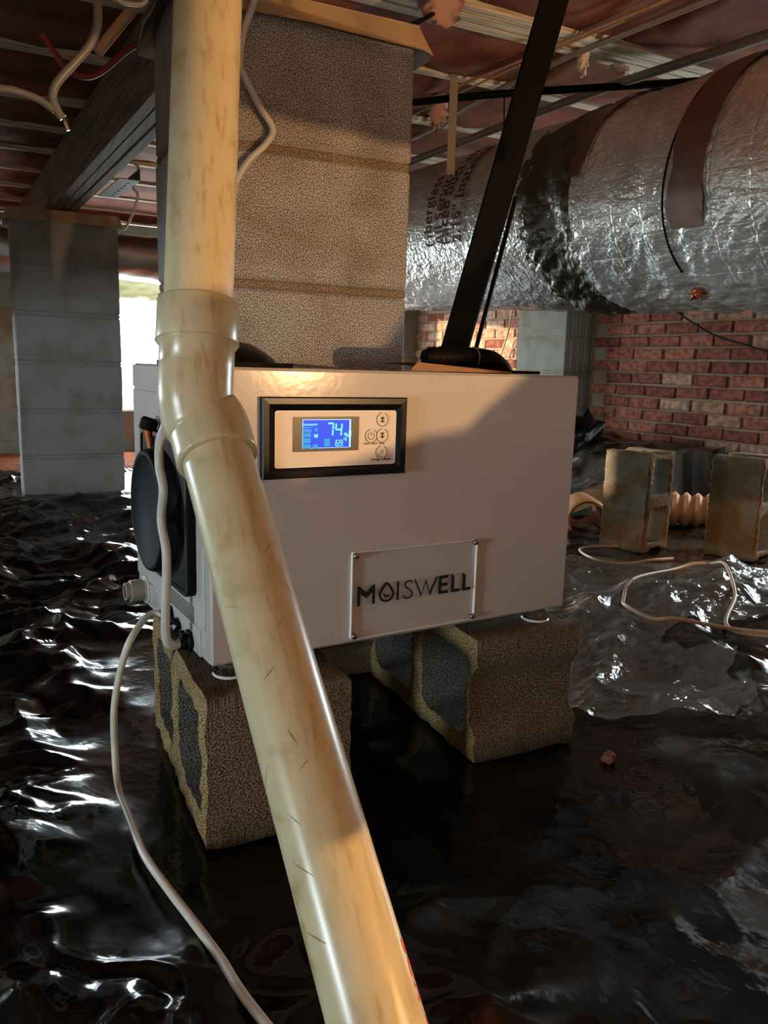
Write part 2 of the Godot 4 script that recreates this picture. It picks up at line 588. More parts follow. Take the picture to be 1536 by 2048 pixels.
# ---------------------------------------------------------------- the room
func structure() -> void:
	# clay ground
	var n := noise(201, 0.9, 4)
	var s := begin(true)
	var nx := 90
	var nz := 110
	for j in nz:
		for i in nx:
			var q := []
			for k in [[0, 0], [0, 1], [1, 1], [1, 0]]:
				var x := lerpf(-3.0, 3.3, float(i + k[0]) / nx)
				var z := lerpf(-4.95, 2.75, float(j + k[1]) / nz)
				q.append(Vector3(x, -0.06 + n.get_noise_2d(x * 1.5, z * 1.5) * 0.045 + clampf(-z - 3.1, 0.0, 0.5) * 0.12, z))
			quad(s, q[0], q[1], q[2], q[3])
	struct("floor", done(s), M["clay"])
	s = begin()
	box(s, Vector3(0.1, -0.45, -1.1), Vector3(6.6, 0.5, 8.2))
	struct("ground_slab", done(s), M["clay"])
	s = begin()
	box(s, Vector3(0, 0.06, -15), Vector3(46, 0.2, 20))
	struct("ground_outside", done(s), M["outside"])
	# subfloor over the joists
	struct("ceiling", box_mesh(Vector3(6.6, 0.05, 8.4)), M["board"], Vector3(0.1, 1.665, -1.1))
	# back wall of grey block; crawl opening widened unseen so sun reaches the far bricks
	s = begin()
	var y1 := 1.64
	box(s, Vector3(-1.45, y1 / 2 - 0.2, -0.12), Vector3(3.1, y1 + 0.4, 0.2))
	box(s, Vector3(2.74, y1 / 2 - 0.2, -0.12), Vector3(1.06, y1 + 0.4, 0.2))
	box(s, Vector3(1.155, 0.0, -0.12), Vector3(2.11, 0.5, 0.2))
	box(s, Vector3(1.155, (1.01 + y1) / 2, -0.12), Vector3(2.11, y1 - 1.01, 0.2))
	var wb := struct("wall_back", done(s), M["mortar"], Vector3(0, 0, -4.55), 0.10)
	var bm := box_mesh(Vector3(0.392, 0.192, 0.05), 0.004)
	for row in 8:
		for col in 12:
			var x := -1.0 + col * 0.402 + (0.2 if row % 2 else 0.0)
			var y := -0.04 + row * 0.202
			if x > -0.2 and x < 2.41 and y > 0.1 and y < 1.12 or x > 3.0:
				continue
			put("block", bm, M["block_grey"], wb, Vector3(x, y, -0.042))
	# front and left walls, out of the picture; the left one has a vent and an added fill opening
	struct("wall_front", box_mesh(Vector3(6.6, 2.1, 0.2)), M["bounce_white"], Vector3(0.1, 0.6, 2.2))  # white face added to bounce lamplight back into the scene
	s = begin()
	var zs := [-5.1, -3.6, -3.0, 0.79, 1.21, 2.85]
	for k in 5:
		var zc: float = (zs[k] + zs[k + 1]) / 2
		var zl: float = zs[k + 1] - zs[k]
		if k == 1 or k == 3:
			var lo := 0.42 if k == 1 else 0.29
			var hi := 0.70 if k == 1 else 0.63
			box(s, Vector3(0, (lo - 0.4) / 2, zc), Vector3(0.2, lo + 0.4, zl))
			box(s, Vector3(0, (hi + 1.64) / 2, zc), Vector3(0.2, 1.64 - hi, zl))
		else:
			box(s, Vector3(0, 0.62, zc), Vector3(0.2, 2.04, zl))
	struct("wall_left", done(s), M["block_grey"], Vector3(-2.9, 0, 0))
	# right wall: brick courses on a mortar bed, and a block pilaster
	s = begin()
	box(s, Vector3(0.14, 0.62, -0.275), Vector3(0.28, 2.04, 4.05))
	box(s, Vector3(0.14, 0.62, 3.975), Vector3(0.28, 2.04, 3.45))
	box(s, Vector3(0.14, 0.05, 2.0), Vector3(0.28, 0.9, 0.5))
	box(s, Vector3(0.14, 1.23, 2.0), Vector3(0.28, 0.82, 0.5))
	var wr := struct("wall_right", done(s), M["mortar"], Vector3(2.95, 0, -2.95), 0.12)
	var rng := RandomNumberGenerator.new()
	rng.seed = 5
	var shapes := []
	for k in 7:
		var sb := begin()
		var ln := 0.196 + rng.randf_range(-0.006, 0.004)
		box(sb, Vector3.ZERO, Vector3(0.05, 0.057, ln), 0.006, Transform3D(), rng, 0.0026)
		shapes.append(done(sb))
	for row in 15:
		for col in 17:
			var z := -1.86 + col * 0.2065 + (0.103 if row % 2 else 0.0) + rng.randf_range(-0.004, 0.004)
			var y := 0.03 + row * 0.0672
			if absf(z + 0.27) < 0.30 or z > 1.62:
				continue
			var tone := rng.randi_range(0, 3)
			if z > 0.55 and rng.randf() < 0.4 or z < -0.5 and rng.randf() < 0.85:  # far bricks mostly palest: sunlit brightness put into their tone
				tone = rng.randi_range(4, 5)
			var b := put("brick", shapes[rng.randi() % 7], M["brick%d" % tone], wr, Vector3(0.013 + rng.randf_range(-0.003, 0.003), y + rng.randf_range(-0.002, 0.002), z))
			b.rotation.y = PI * (rng.randi() % 2)
	var blk := box_mesh(Vector3(0.2, 0.192, 0.44), 0.005)
	var pil := struct("pilaster", box_mesh(Vector3(0.19, 1.42, 0.43)), M["mortar"], Vector3(2.82, 0.68, -3.19), 0.10)
	for row in 7:
		var pb := put("block", blk, M["block_grey"], pil, Vector3(0, -0.60 + row * 0.2035, 0))
		for k in 3:
			put("end_rib", box_mesh(Vector3(0.022, 0.19, 0.012), 0.004), M["block_grey"], pb, Vector3(-0.055 + k * 0.055, 0, 0.224))


# ---------------------------------------------------------------- plastic sheets on the ground
var fold_a: FastNoiseLite
var fold_b: FastNoiseLite
var fold_c: FastNoiseLite
var fold_d: FastNoiseLite
var creases := []


# flat facets between sharp creases: heights at the corners of a warped triangle lattice
func facet(x: float, z: float, seed_: int) -> float:
	var i := int(floor(x))
	var j := int(floor(z))
	var u := x - i
	var v := z - j
	var a := corner(i, j, seed_)
	var b := corner(i + 1, j, seed_)
	var c := corner(i, j + 1, seed_)
	var d := corner(i + 1, j + 1, seed_)
	if corner(i * 3 + 1, j * 5 + 2, seed_ + 9) > 0.0:
		return a + (b - a) * u + (d - b) * v if u > v else a + (d - c) * u + (c - a) * v
	return a + (b - a) * u + (c - a) * v if u + v < 1.0 else d + (c - d) * (1.0 - u) + (b - d) * (1.0 - v)


func corner(i: int, j: int, seed_: int) -> float:
	var h := (i * 374761393 + j * 668265263 + seed_ * 974634777) & 0x7fffffff
	h = ((h ^ (h >> 13)) * 1274126177) & 0x7fffffff
	return float((h ^ (h >> 16)) & 0xffff) / 32767.5 - 1.0


func sheet_height(x: float, z: float) -> float:
	# stretched, turned coordinates make folds run in long lines
	var wx := x + 0.07 * fold_d.get_noise_2d(x * 0.9, z * 0.9)
	var wz := z + 0.07 * fold_d.get_noise_2d(x * 0.9 + 40.0, z * 0.9)
	var h := 0.0
	# three families of taut folds: flat flanks that meet in sharp lines
	for f in 3:
		var t: float = [0.30, -0.45, 1.15][f]
		var a: float = (wx * cos(t) + wz * sin(t)) * [1.0, 0.9, 1.3][f]
		var b := (-wx * sin(t) + wz * cos(t)) * 0.33
		var m := fold_a.get_noise_2d(a * 1.5 + 31.0 * f, b * 1.5 - 17.0 * f)
		h += 0.018 * maxf(0.0, 1.0 - absf(m) * [3.2, 2.8, 4.5][f]) * (0.5 + 0.5 * clampf(fold_d.get_noise_2d(x * 0.7 + 9.0 * f, z * 0.7) * 2.5 + 0.3, 0.0, 1.0))
	var e1 := fold_d.get_noise_2d(x * 2.3 + 11.0, z * 2.3)
	var e2 := fold_d.get_noise_2d(x * 2.3, z * 2.3 + 23.0)
	h += 0.021 * facet(wx * 4.2 + wz * 1.6 + e1 * 0.9, wz * 5.2 - wx * 1.2 + e2 * 0.9, 3)
	h += 0.0075 * facet(wx * 9.0 - wz * 5.0 + e2 * 1.6, wz * 12.0 + wx * 3.0 + e1 * 1.6, 5)
	h += 0.016 * fold_d.get_noise_2d(x * 0.6, z * 0.6) + 0.016
	var left := smoothstep(0.25, -0.1, x)
	h += 0.009 * left * maxf(0.0, 1.0 - 6.0 * absf(fold_a.get_noise_2d(wx * 2.6 + wz * 0.8 + 70.0, wz * 3.4)))
	h += 0.006 * maxf(0.0, 1.0 - 6.0 * absf(fold_a.get_noise_2d(wx * 4.6 - 30.0, wz * 4.4 + wx * 1.4))) * clampf(fold_d.get_noise_2d(x * 1.1 + 7.0, z * 1.1) * 3.0 + 0.4, 0.0, 1.0)
	# bunched, crumpled spots
	var c := clampf(fold_d.get_noise_2d(x * 0.8 + 77.0, z * 0.8) * 3.0 - 0.25, 0.0, 1.0)
	h += 0.016 * c * (fold_c.get_noise_2d(wx * 5.0 - wz * 2.0, wz * 7.0) + 0.5)
	# the long creases that the photograph shows
	for k in creases:
		var p: Vector2 = k[0]
		var r: Vector2 = k[1]
		var d := r - p
		var t := clampf((Vector2(x, z) - p).dot(d) / d.length_squared(), 0.0, 1.0)
		var e := (p + d * t).distance_to(Vector2(x, z))
		if e < k[3]:
			h += k[2] * (1.0 - e / k[3]) * sin(PI * clampf(t, 0.04, 0.96))
	# pressed flat under and beside what stands on the sheet
	var flat := 1.0
	for f in [[0.075, -0.14, 0.14, 0.24], [0.50, -0.2, 0.14, 0.25], [1.75, -1.05, 0.15, 0.15], [2.0, -0.85, 0.15, 0.15], [0.25, -0.53, 0.24, 0.14], [0.01, -2.9, 0.25, 0.13]]:
		var dx := maxf(absf(x - f[0]) - f[2], 0.0)
		var dz := maxf(absf(z - f[1]) - f[3], 0.0)
		flat = minf(flat, smoothstep(0.0, 0.16, sqrt(dx * dx + dz * dz)))
	# the near right lies slack and almost flat
	h *= 1.0 - 0.82 * smoothstep(0.05, 0.35, x) * smoothstep(-0.1, 0.10, z)
	return (h - 0.012) * flat - 0.003 * (1.0 - flat)


func steps(cuts: Array) -> PackedFloat32Array:
	# cuts: [from, to, step] runs that follow one another
	var r := PackedFloat32Array()
	for c in cuts:
		var n := int(ceil((c[1] - c[0]) / c[2]))
		for i in n:
			r.append(lerpf(c[0], c[1], float(i) / n))
	r.append(cuts[cuts.size() - 1][1])
	return r


func ground_sheets() -> void:
	fold_a = noise(301, 1.0, 2)
	fold_b = noise(303, 1.0, 1, FastNoiseLite.TYPE_CELLULAR)
	fold_b.cellular_return_type = FastNoiseLite.RETURN_DISTANCE
	fold_c = noise(305, 1.0, 1, FastNoiseLite.TYPE_CELLULAR)
	fold_c.cellular_return_type = FastNoiseLite.RETURN_DISTANCE
	fold_d = noise(307, 1.0, 3)
	creases = [
		[Vector2(-0.245, -0.53), Vector2(-0.20, -0.26), 0.020, 0.05],
		[Vector2(-0.40, -0.36), Vector2(-0.02, -0.23), 0.016, 0.06],
		[Vector2(-0.30, -1.05), Vector2(-0.02, -0.72), 0.030, 0.09],
		[Vector2(-0.27, -0.10), Vector2(-0.20, 0.10), 0.030, 0.08],
		[Vector2(-0.25, 0.16), Vector2(-0.18, 0.30), 0.020, 0.05],
		[Vector2(-0.18, 0.30), Vector2(-0.10, 0.27), 0.020, 0.05],
		[Vector2(0.52, -0.02), Vector2(0.62, 0.13), 0.022, 0.05],
		[Vector2(0.52, -0.02), Vector2(0.50, 0.10), 0.016, 0.04],
		[Vector2(0.62, -0.02), Vector2(1.30, 0.20), 0.020, 0.07],
		[Vector2(0.70, -0.12), Vector2(1.4, 0.05), 0.018, 0.05],
		[Vector2(1.05, -0.30), Vector2(1.15, -0.10), 0.03, 0.07],
		[Vector2(0.95, -0.62), Vector2(1.6, -0.42), 0.03, 0.08],
	]
	var xs := steps([[-2.75, -0.75, 0.02], [-0.75, 1.7, 0.0075], [1.7, 2.95, 0.018]])
	var zs := steps([[-3.45, -1.5, 0.018], [-1.5, 0.5, 0.0075], [0.5, 1.6, 0.025]])
	var nx := xs.size()
	var nz := zs.size()
	var dust := noise(311, 1.0, 5)
	var v := PackedVector3Array()
	var col := PackedColorArray()
	v.resize(nx * nz)
	col.resize(nx * nz)
	for j in nz:
		for i in nx:
			var x := xs[i]
			var z := zs[j]
			# ragged far edge, and the sheet climbs a little at the brick wall
			if j == 0:
				z += 0.10 * dust.get_noise_2d(x * 2.0, 3.0) + 0.1 * sin(x * 1.7)
			var h := sheet_height(x, z)
			if z < -1.9 and x > 1.9:
				h += 0.22 * smoothstep(2.1, 2.75, x + 0.12 * dust.get_noise_2d(x * 2.0, z * 2.0))
			v[j * nx + i] = Vector3(minf(x, 2.92 + 0.12 * (z + 2.95)), h, z)
			var d := dust.get_noise_2d(x * 3.2, z * 4.0) * 0.9 + 0.3 * dust.get_noise_2d(x * 17.0, z * 19.0)
			var where := smoothstep(0.6, 1.25, x - 0.35 * z) if z < 0.0 else 0.0
			d = smoothstep(0.05, 0.5, d + 0.42 * where - 0.16) * (0.25 + 0.75 * where)
			col[j * nx + i] = Color(0.0055, 0.0055, 0.006).lerp(Color(0.050, 0.045, 0.039), d)
	var nrm := PackedVector3Array()
	nrm.resize(nx * nz)
	for j in nz:
		for i in nx:
			var ax := v[j * nx + mini(i + 1, nx - 1)] - v[j * nx + maxi(i - 1, 0)]
			var az := v[mini(j + 1, nz - 1) * nx + i] - v[maxi(j - 1, 0) * nx + i]
			nrm[j * nx + i] = az.cross(ax).normalized()
	var idx := PackedInt32Array()
	idx.resize((nx - 1) * (nz - 1) * 6)
	var k := 0
	for j in nz - 1:
		for i in nx - 1:
			var a := j * nx + i
			for q in [a, a + 1, a + nx + 1, a, a + nx + 1, a + nx]:
				idx[k] = q
				k += 1
	var arr := []
	arr.resize(Mesh.ARRAY_MAX)
	arr[Mesh.ARRAY_VERTEX] = v
	arr[Mesh.ARRAY_NORMAL] = nrm
	arr[Mesh.ARRAY_COLOR] = col
	arr[Mesh.ARRAY_INDEX] = idx
	var am := ArrayMesh.new()
	am.add_surface_from_arrays(Mesh.PRIMITIVE_TRIANGLES, arr)
	tag(put("black_plastic_sheet", am, M["polythene"]), "wrinkled glossy black plastic sheet covering the ground everywhere", "plastic sheet")
	# the loose clear sheet on the right: a ragged outline laid over the black one
	var out := PackedVector2Array([Vector2(0.60, -0.12), Vector2(0.76, -0.06), Vector2(0.92, 0.0), Vector2(0.99, -0.02), Vector2(1.03, -0.07), Vector2(1.06, -0.14), Vector2(1.12, -0.17), Vector2(1.05, -0.24), Vector2(1.02, -0.30), Vector2(1.12, -0.34), Vector2(1.45, -0.30), Vector2(1.95, -0.50), Vector2(1.72, -0.76), Vector2(1.45, -0.98), Vector2(1.05, -0.95), Vector2(0.78, -0.62), Vector2(0.64, -0.34)])
	var pts := PackedVector2Array()
	for i in out.size():
		var a := out[i]
		var b := out[(i + 1) % out.size()]
		var m := int(a.distance_to(b) / 0.008) + 1
		for e in m:
			var q := a.lerp(b, float(e) / m)
			pts.append(q + Vector2(dust.get_noise_2d(q.x * 14.0, q.y * 14.0), dust.get_noise_2d(q.x * 14.0 + 50.0, q.y * 14.0)) * 0.016)
	var edge := pts.duplicate()
	for i in 175:
		for j in 131:
			var q := Vector2(0.56 + i * 0.008 + (j % 2) * 0.004, -1.0 + j * 0.008)
			if Geometry2D.is_point_in_polygon(q, edge):
				pts.append(q)
	var s := begin(true)
	var tri_idx := Geometry2D.triangulate_delaunay(pts)
	for i in range(0, tri_idx.size(), 3):
		var c := (pts[tri_idx[i]] + pts[tri_idx[i + 1]] + pts[tri_idx[i + 2]]) / 3.0
		if not Geometry2D.is_point_in_polygon(c, edge):
			continue
		var q := []
		for e in 3:
			var w := pts[tri_idx[i + e]]
			var lift := 0.004 + 0.010 * maxf(0.0, 1.0 - 5.0 * absf(dust.get_noise_2d(w.x * 2.0 + w.y, w.y * 5.0)))
			lift += 0.005 * maxf(0.0, 1.0 - 4.0 * absf(fold_a.get_noise_2d(w.x * 5.0 - w.y * 3.0, w.y * 8.0))) + 0.005 * absf(facet(w.x * 15.0 + w.y * 9.0, w.y * 24.0 - w.x * 4.0, 11))
			q.append(Vector3(w.x, sheet_height(w.x, w.y) + lift, w.y))
		away(s, q, (q[0] + q[1] + q[2]) / 3.0 - Vector3(0, 1, 0))
	tag(put("clear_plastic_sheet", done(s), M["clear_sheet"]), "hazy clear plastic scrap lying over the black sheet beside the right block", "plastic sheet")


# ---------------------------------------------------------------- piers, termite shields, girder
func pier(o: Node3D, w: float, d: float, joints: Array, m: Material) -> void:
	# o stands at the middle of the base; joints are heights of the mortar beds, the last one the top
	var low := -0.02
	var rng := RandomNumberGenerator.new()
	rng.seed = 17
	for h in joints:
		var s := begin()
		box(s, Vector3(0, (low + h) / 2 , 0), Vector3(w, h - low - 0.012, d), 0.006, Transform3D(), rng, 0.0015)
		put("block", done(s), m, o)
		if h != joints[joints.size() - 1]:
			put("mortar_joint", box_mesh(Vector3(w - 0.003, 0.016, d - 0.003), 0.004, Vector3(0, h, 0)), M["mortar"] if d < 0.209 else m, o)
		low = h


func shield(o: Node3D, w: float, d: float, drop: float, flare: float) -> void:
	# a bent sheet: top plate, four flaps that flare outwards, folded corners
	var s := begin()
	var x := w / 2 + 0.004
	var z := d / 2 + 0.004
	var t := 0.0012
	box(s, Vector3(0, 0, 0), Vector3(w + 0.01, 0.003, d + 0.01))
	for k in 2:
		var top := [Vector3(-x, 0, z), Vector3(x, 0, z), Vector3(x, 0, -z), Vector3(-x, 0, -z)]
		for i in 4:
			var a: Vector3 = top[i]
			var b: Vector3 = top[(i + 1) % 4]
			var n := (b - a).cross(Vector3.UP).normalized() * -1.0
			n = Vector3(n.x, 0, n.z)
			if n.dot((a + b) * 0.5) < 0.0:
				n = -n
			var e := n * (flare + k * t)
			var dn := Vector3(0, -drop, 0)
			var wob := Vector3(0, 0.006 * sin(i * 2.1), 0)
			var p := [a + n * k * t, b + n * k * t, b + e + dn + wob, (a + b) * 0.5 + e * 1.3 + dn * 0.94, a + e + dn - wob]
			for m in range(1, 4):
				tri(s, p[0], p[m], p[m + 1])
			# the dog-ear at the corner between this flap and the next
			var c: Vector3 = top[(i + 2) % 4]
			var n2 := (c - b).cross(Vector3.UP).normalized()
			if n2.dot((b + c) * 0.5) < 0.0:
				n2 = -n2
			var tip := b + (n + n2) * flare * 0.9 + dn * 1.1
			tri(s, b, b + e + dn + wob, tip)
			tri(s, b, tip, b + n2 * (flare + k * t) + dn)
	put("bent_sheet", done(s), M["flashing"], o)


func pier_and_girder() -> void:
	var c := thing("block_pier", "tall concrete block pier standing right behind the white dehumidifier", "pier", Vector3(0.2535, 0, -0.531))
	pier(c, 0.413, 0.208, [0.062, 0.281, 0.5, 0.721, 0.94, 1.168], M["block"])
	var cs := thing("termite_shield", "bent tan metal shield capping the pier behind the dehumidifier", "metal shield", Vector3(0.2535, 1.1705, -0.531), 0.0, "termite shields")
	shield(cs, 0.413, 0.208, 0.045, 0.022)
	var l := thing("block_pier", "shadowed concrete block pier far back at the left, beside the bright opening", "pier", Vector3(0.012, 0, -2.91), 0.03)
	pier(l, 0.425, 0.21, [0.16, 0.36, 0.565, 0.77, 0.975, 1.186], M["block"])
	var ls := thing("termite_shield", "creased metal shield folded over the top of the far left pier", "metal shield", Vector3(0.012, 1.1885, -2.91), 0.03, "termite shields")
	shield(ls, 0.425, 0.21, 0.05, 0.02)
	# the girder: three planks side by side
	var gd := thing("girder", "long built-up timber girder running over both block piers", "girder", Vector3(0.133, 1.295, -1.546), 0.09)
	for k in 3:
		put("plank", box_mesh(Vector3(0.034, 0.19, 6.6), 0.003), M["girder"], gd, Vector3((k - 1) * 0.036, 0.002 * (k % 2), 0.9))
	# perforated strap plate under the girder near the far pier
	var br := thing("strap_bracket", "perforated grey metal plate fixed beside the girder near the far left pier", "bracket", Vector3(0.168, 1.196, -2.24), 0.10)
	var s := begin()
	box(s, Vector3(0, 0, 0), Vector3(0.07, 0.003, 0.36), 0.001)
	box(s, Vector3(0.035, 0.02, 0), Vector3(0.003, 0.04, 0.36), 0.001)
	put("plate", done(s), M["plate_dull"], br)
	for k in 6:
		put("hole", box_mesh(Vector3(0.008, 0.002, 0.02), 0.0005), M["rubber"], br, Vector3(0.01, -0.002, -0.14 + k * 0.05))


# ---------------------------------------------------------------- joists and insulation
func joists() -> void:
	var jm := box_mesh(Vector3(5.7, 0.232, 0.034), 0.002)
	var zs := [-4.35, -3.95, -3.55, -3.15, -2.77, -2.41, -2.05, -1.605, -1.193, -0.876, -0.836, -0.796, -0.39, 0.02, 0.43, 0.84, 1.25, 1.66, 1.98]
	var words := ["last floor joist before the back wall", "second floor joist before the back wall", "third floor joist before the back wall", "floor joist above the far left pier", "floor joist just this side of the far left pier", "floor joist crossing between the piers, nearer the far one", "floor joist midway between the two piers", "floor joist that the clear hanging strap passes", "lone pale floor joist next behind the tripled joists", "rear plank of the three joists set side by side", "middle plank of the three joists set side by side", "front plank of the three joists set side by side", "floor joist right above the near block pier", "floor joist just in front of the near pier", "floor joist above the dehumidifier's white pipe", "floor joist above the cord in front", "floor joist above the viewer", "floor joist behind the viewer", "floor joist by the front wall"]
	for i in zs.size():
		var o := thing("floor_joist", words[i], "joist", Vector3(0.06, 1.516, zs[i]), 0.03, "floor joists")
		put("plank", jm, M["joist"], o)
	# insulation batts in the bays: faced paper that sags between the joists
	var n := noise(401, 1.0, 4)
	var last := -4.37
	var bays := []
	for z in zs:
		if z - last > 0.15:
			bays.append([last + 0.02, z - 0.02])
		last = z
	for b in bays.size():
		var s := begin(true)
		var nx := 90
		var nz := 8
		for i in nx:
			for j in nz:
				var q := []
				for k in [[0, 0], [0, 1], [1, 1], [1, 0]]:
					var x := lerpf(-2.78, 2.70, float(i + k[0]) / nx)
					var t := float(j + k[1]) / nz
					var z := lerpf(bays[b][0], bays[b][1], t) - 0.03 * (x - 0.06)
					var y := 1.414 - 0.012 * sin(PI * t) * (0.8 + n.get_noise_2d(x * 0.9, b * 7.0)) + 0.018 * n.get_noise_2d(x * 3.0, z * 3.0 + b)
					q.append(Vector3(x, y, z))
				quad(s, q[3], q[2], q[1], q[0])
		tag(put("insulation_batt", done(s), M["kraft"]), "brown paper-faced insulation batt sagging in joist bay %s" % ["by the back wall", "second from the back wall", "third from the back wall", "over the far pier", "this side of the far pier", "between the piers, farther part", "midway between the piers", "in the narrow gap behind the strap", "behind the strap's joist", "behind the tripled joists", "in front of the tripled joists", "over the near pier", "over the dehumidifier", "over the white pipe", "over the viewer", "behind the viewer", "second behind the viewer", "third behind the viewer"][b % 18], "insulation", "insulation batts")
	# tufts of loose wool that hang out of the bays
	for t in [[Vector3(0.70, 1.385, -0.80), Vector3(0.05, 0.035, 0.03), "wool_pink", "pink wool tuft bulging out by the top of the near pier"], [Vector3(1.16, 1.375, -0.88), Vector3(0.013, 0.036, 0.013), "wool", "pale wool shred dangling under the tripled joists"], [Vector3(1.30, 1.385, -0.90), Vector3(0.04, 0.010, 0.012), "wool", "pale wool wisp caught at the duct end of the tripled joists"], [Vector3(1.02, 1.375, -1.40), Vector3(0.028, 0.05, 0.022), "wool_pink", "pinkish wool flap hanging left of the black bar"], [Vector3(1.02, 1.385, -1.86), Vector3(0.03, 0.03, 0.03), "wool", "pale wool lump on the duct's top edge by the pier"]]:
		tag(put("wool_tuft", lump(t[1], 7 + int(t[0].x * 100)), M[t[2]], self, t[0]), t[3], "insulation", "loose wool tufts")


func lump(r: Vector3, seed_: int, rough := 0.45) -> ArrayMesh:
	var n := noise(seed_, 1.0, 3)
	var s := begin(true)
	var a := 18
	var b := 12
	var f := func(i: int, j: int) -> Vector3:
		var u := TAU * (i % a) / a
		var w := PI * j / b
		var d := Vector3(sin(w) * cos(u), cos(w), sin(w) * sin(u))
		return d * r * (1.0 + rough * n.get_noise_3d(d.x * 2.2, d.y * 2.2, d.z * 2.2) * 1.6)
	for i in a:
		for j in b:
			quad(s, f.call(i, j), f.call(i + 1, j), f.call(i + 1, j + 1), f.call(i, j + 1))
	return done(s)


# ---------------------------------------------------------------- the dehumidifier (local: x along its front, z 0 at the front face)
func dehumidifier() -> void:
	var o := thing("dehumidifier", "white box-shaped dehumidifier with a lit blue display, standing on cinder blocks", "dehumidifier", Vector3(0, 0.194, 0), UNIT_YAW)
	var W := 0.585
	var D := 0.345
	var s := begin()
	box(s, Vector3(W / 2, 0.2075, -D / 2), Vector3(W, 0.365, D), 0.0035)
	var body := put("cabinet", done(s), M["paint"], o)
	# side cover: recessed edge lines on the left face
	s = begin()
	box(s, Vector3(-0.0006, 0.0445, -0.185), Vector3(0.0022, 0.036, 0.30), 0.0008)
	box(s, Vector3(-0.0006, 0.209, -0.1805), Vector3(0.0022, 0.286, 0.326), 0.0008)
	box(s, Vector3(-0.0006, 0.372, -0.1805), Vector3(0.0022, 0.032, 0.326), 0.0008)
	put("side_cover", done(s), M["paint"], body)
	# feet
	for f in [[0.035, -0.03], [0.553, -0.03], [0.035, -0.31], [0.553, -0.31]]:
		var ft := put("foot", lathe_mesh([Vector2(0, 0.0035), Vector2(0.0205, 0.0035), Vector2(0.0215, 0.006), Vector2(0.0215, 0.016), Vector2(0.018, 0.019), Vector2(0.019, 0.022), Vector2(0.016, 0.0255), Vector2(0, 0.0255)], 32), M["chrome"], o, Vector3(f[0], 0, f[1]))
		put("foot_pad", lathe_mesh([Vector2(0, 0.0005), Vector2(0.021, 0.0005), Vector2(0.0222, 0.002), Vector2(0.021, 0.0035), Vector2(0, 0.0035)], 32), M["panel_edge"], ft)
	control_panel(o)
	name_plate(o)
	left_side(o)


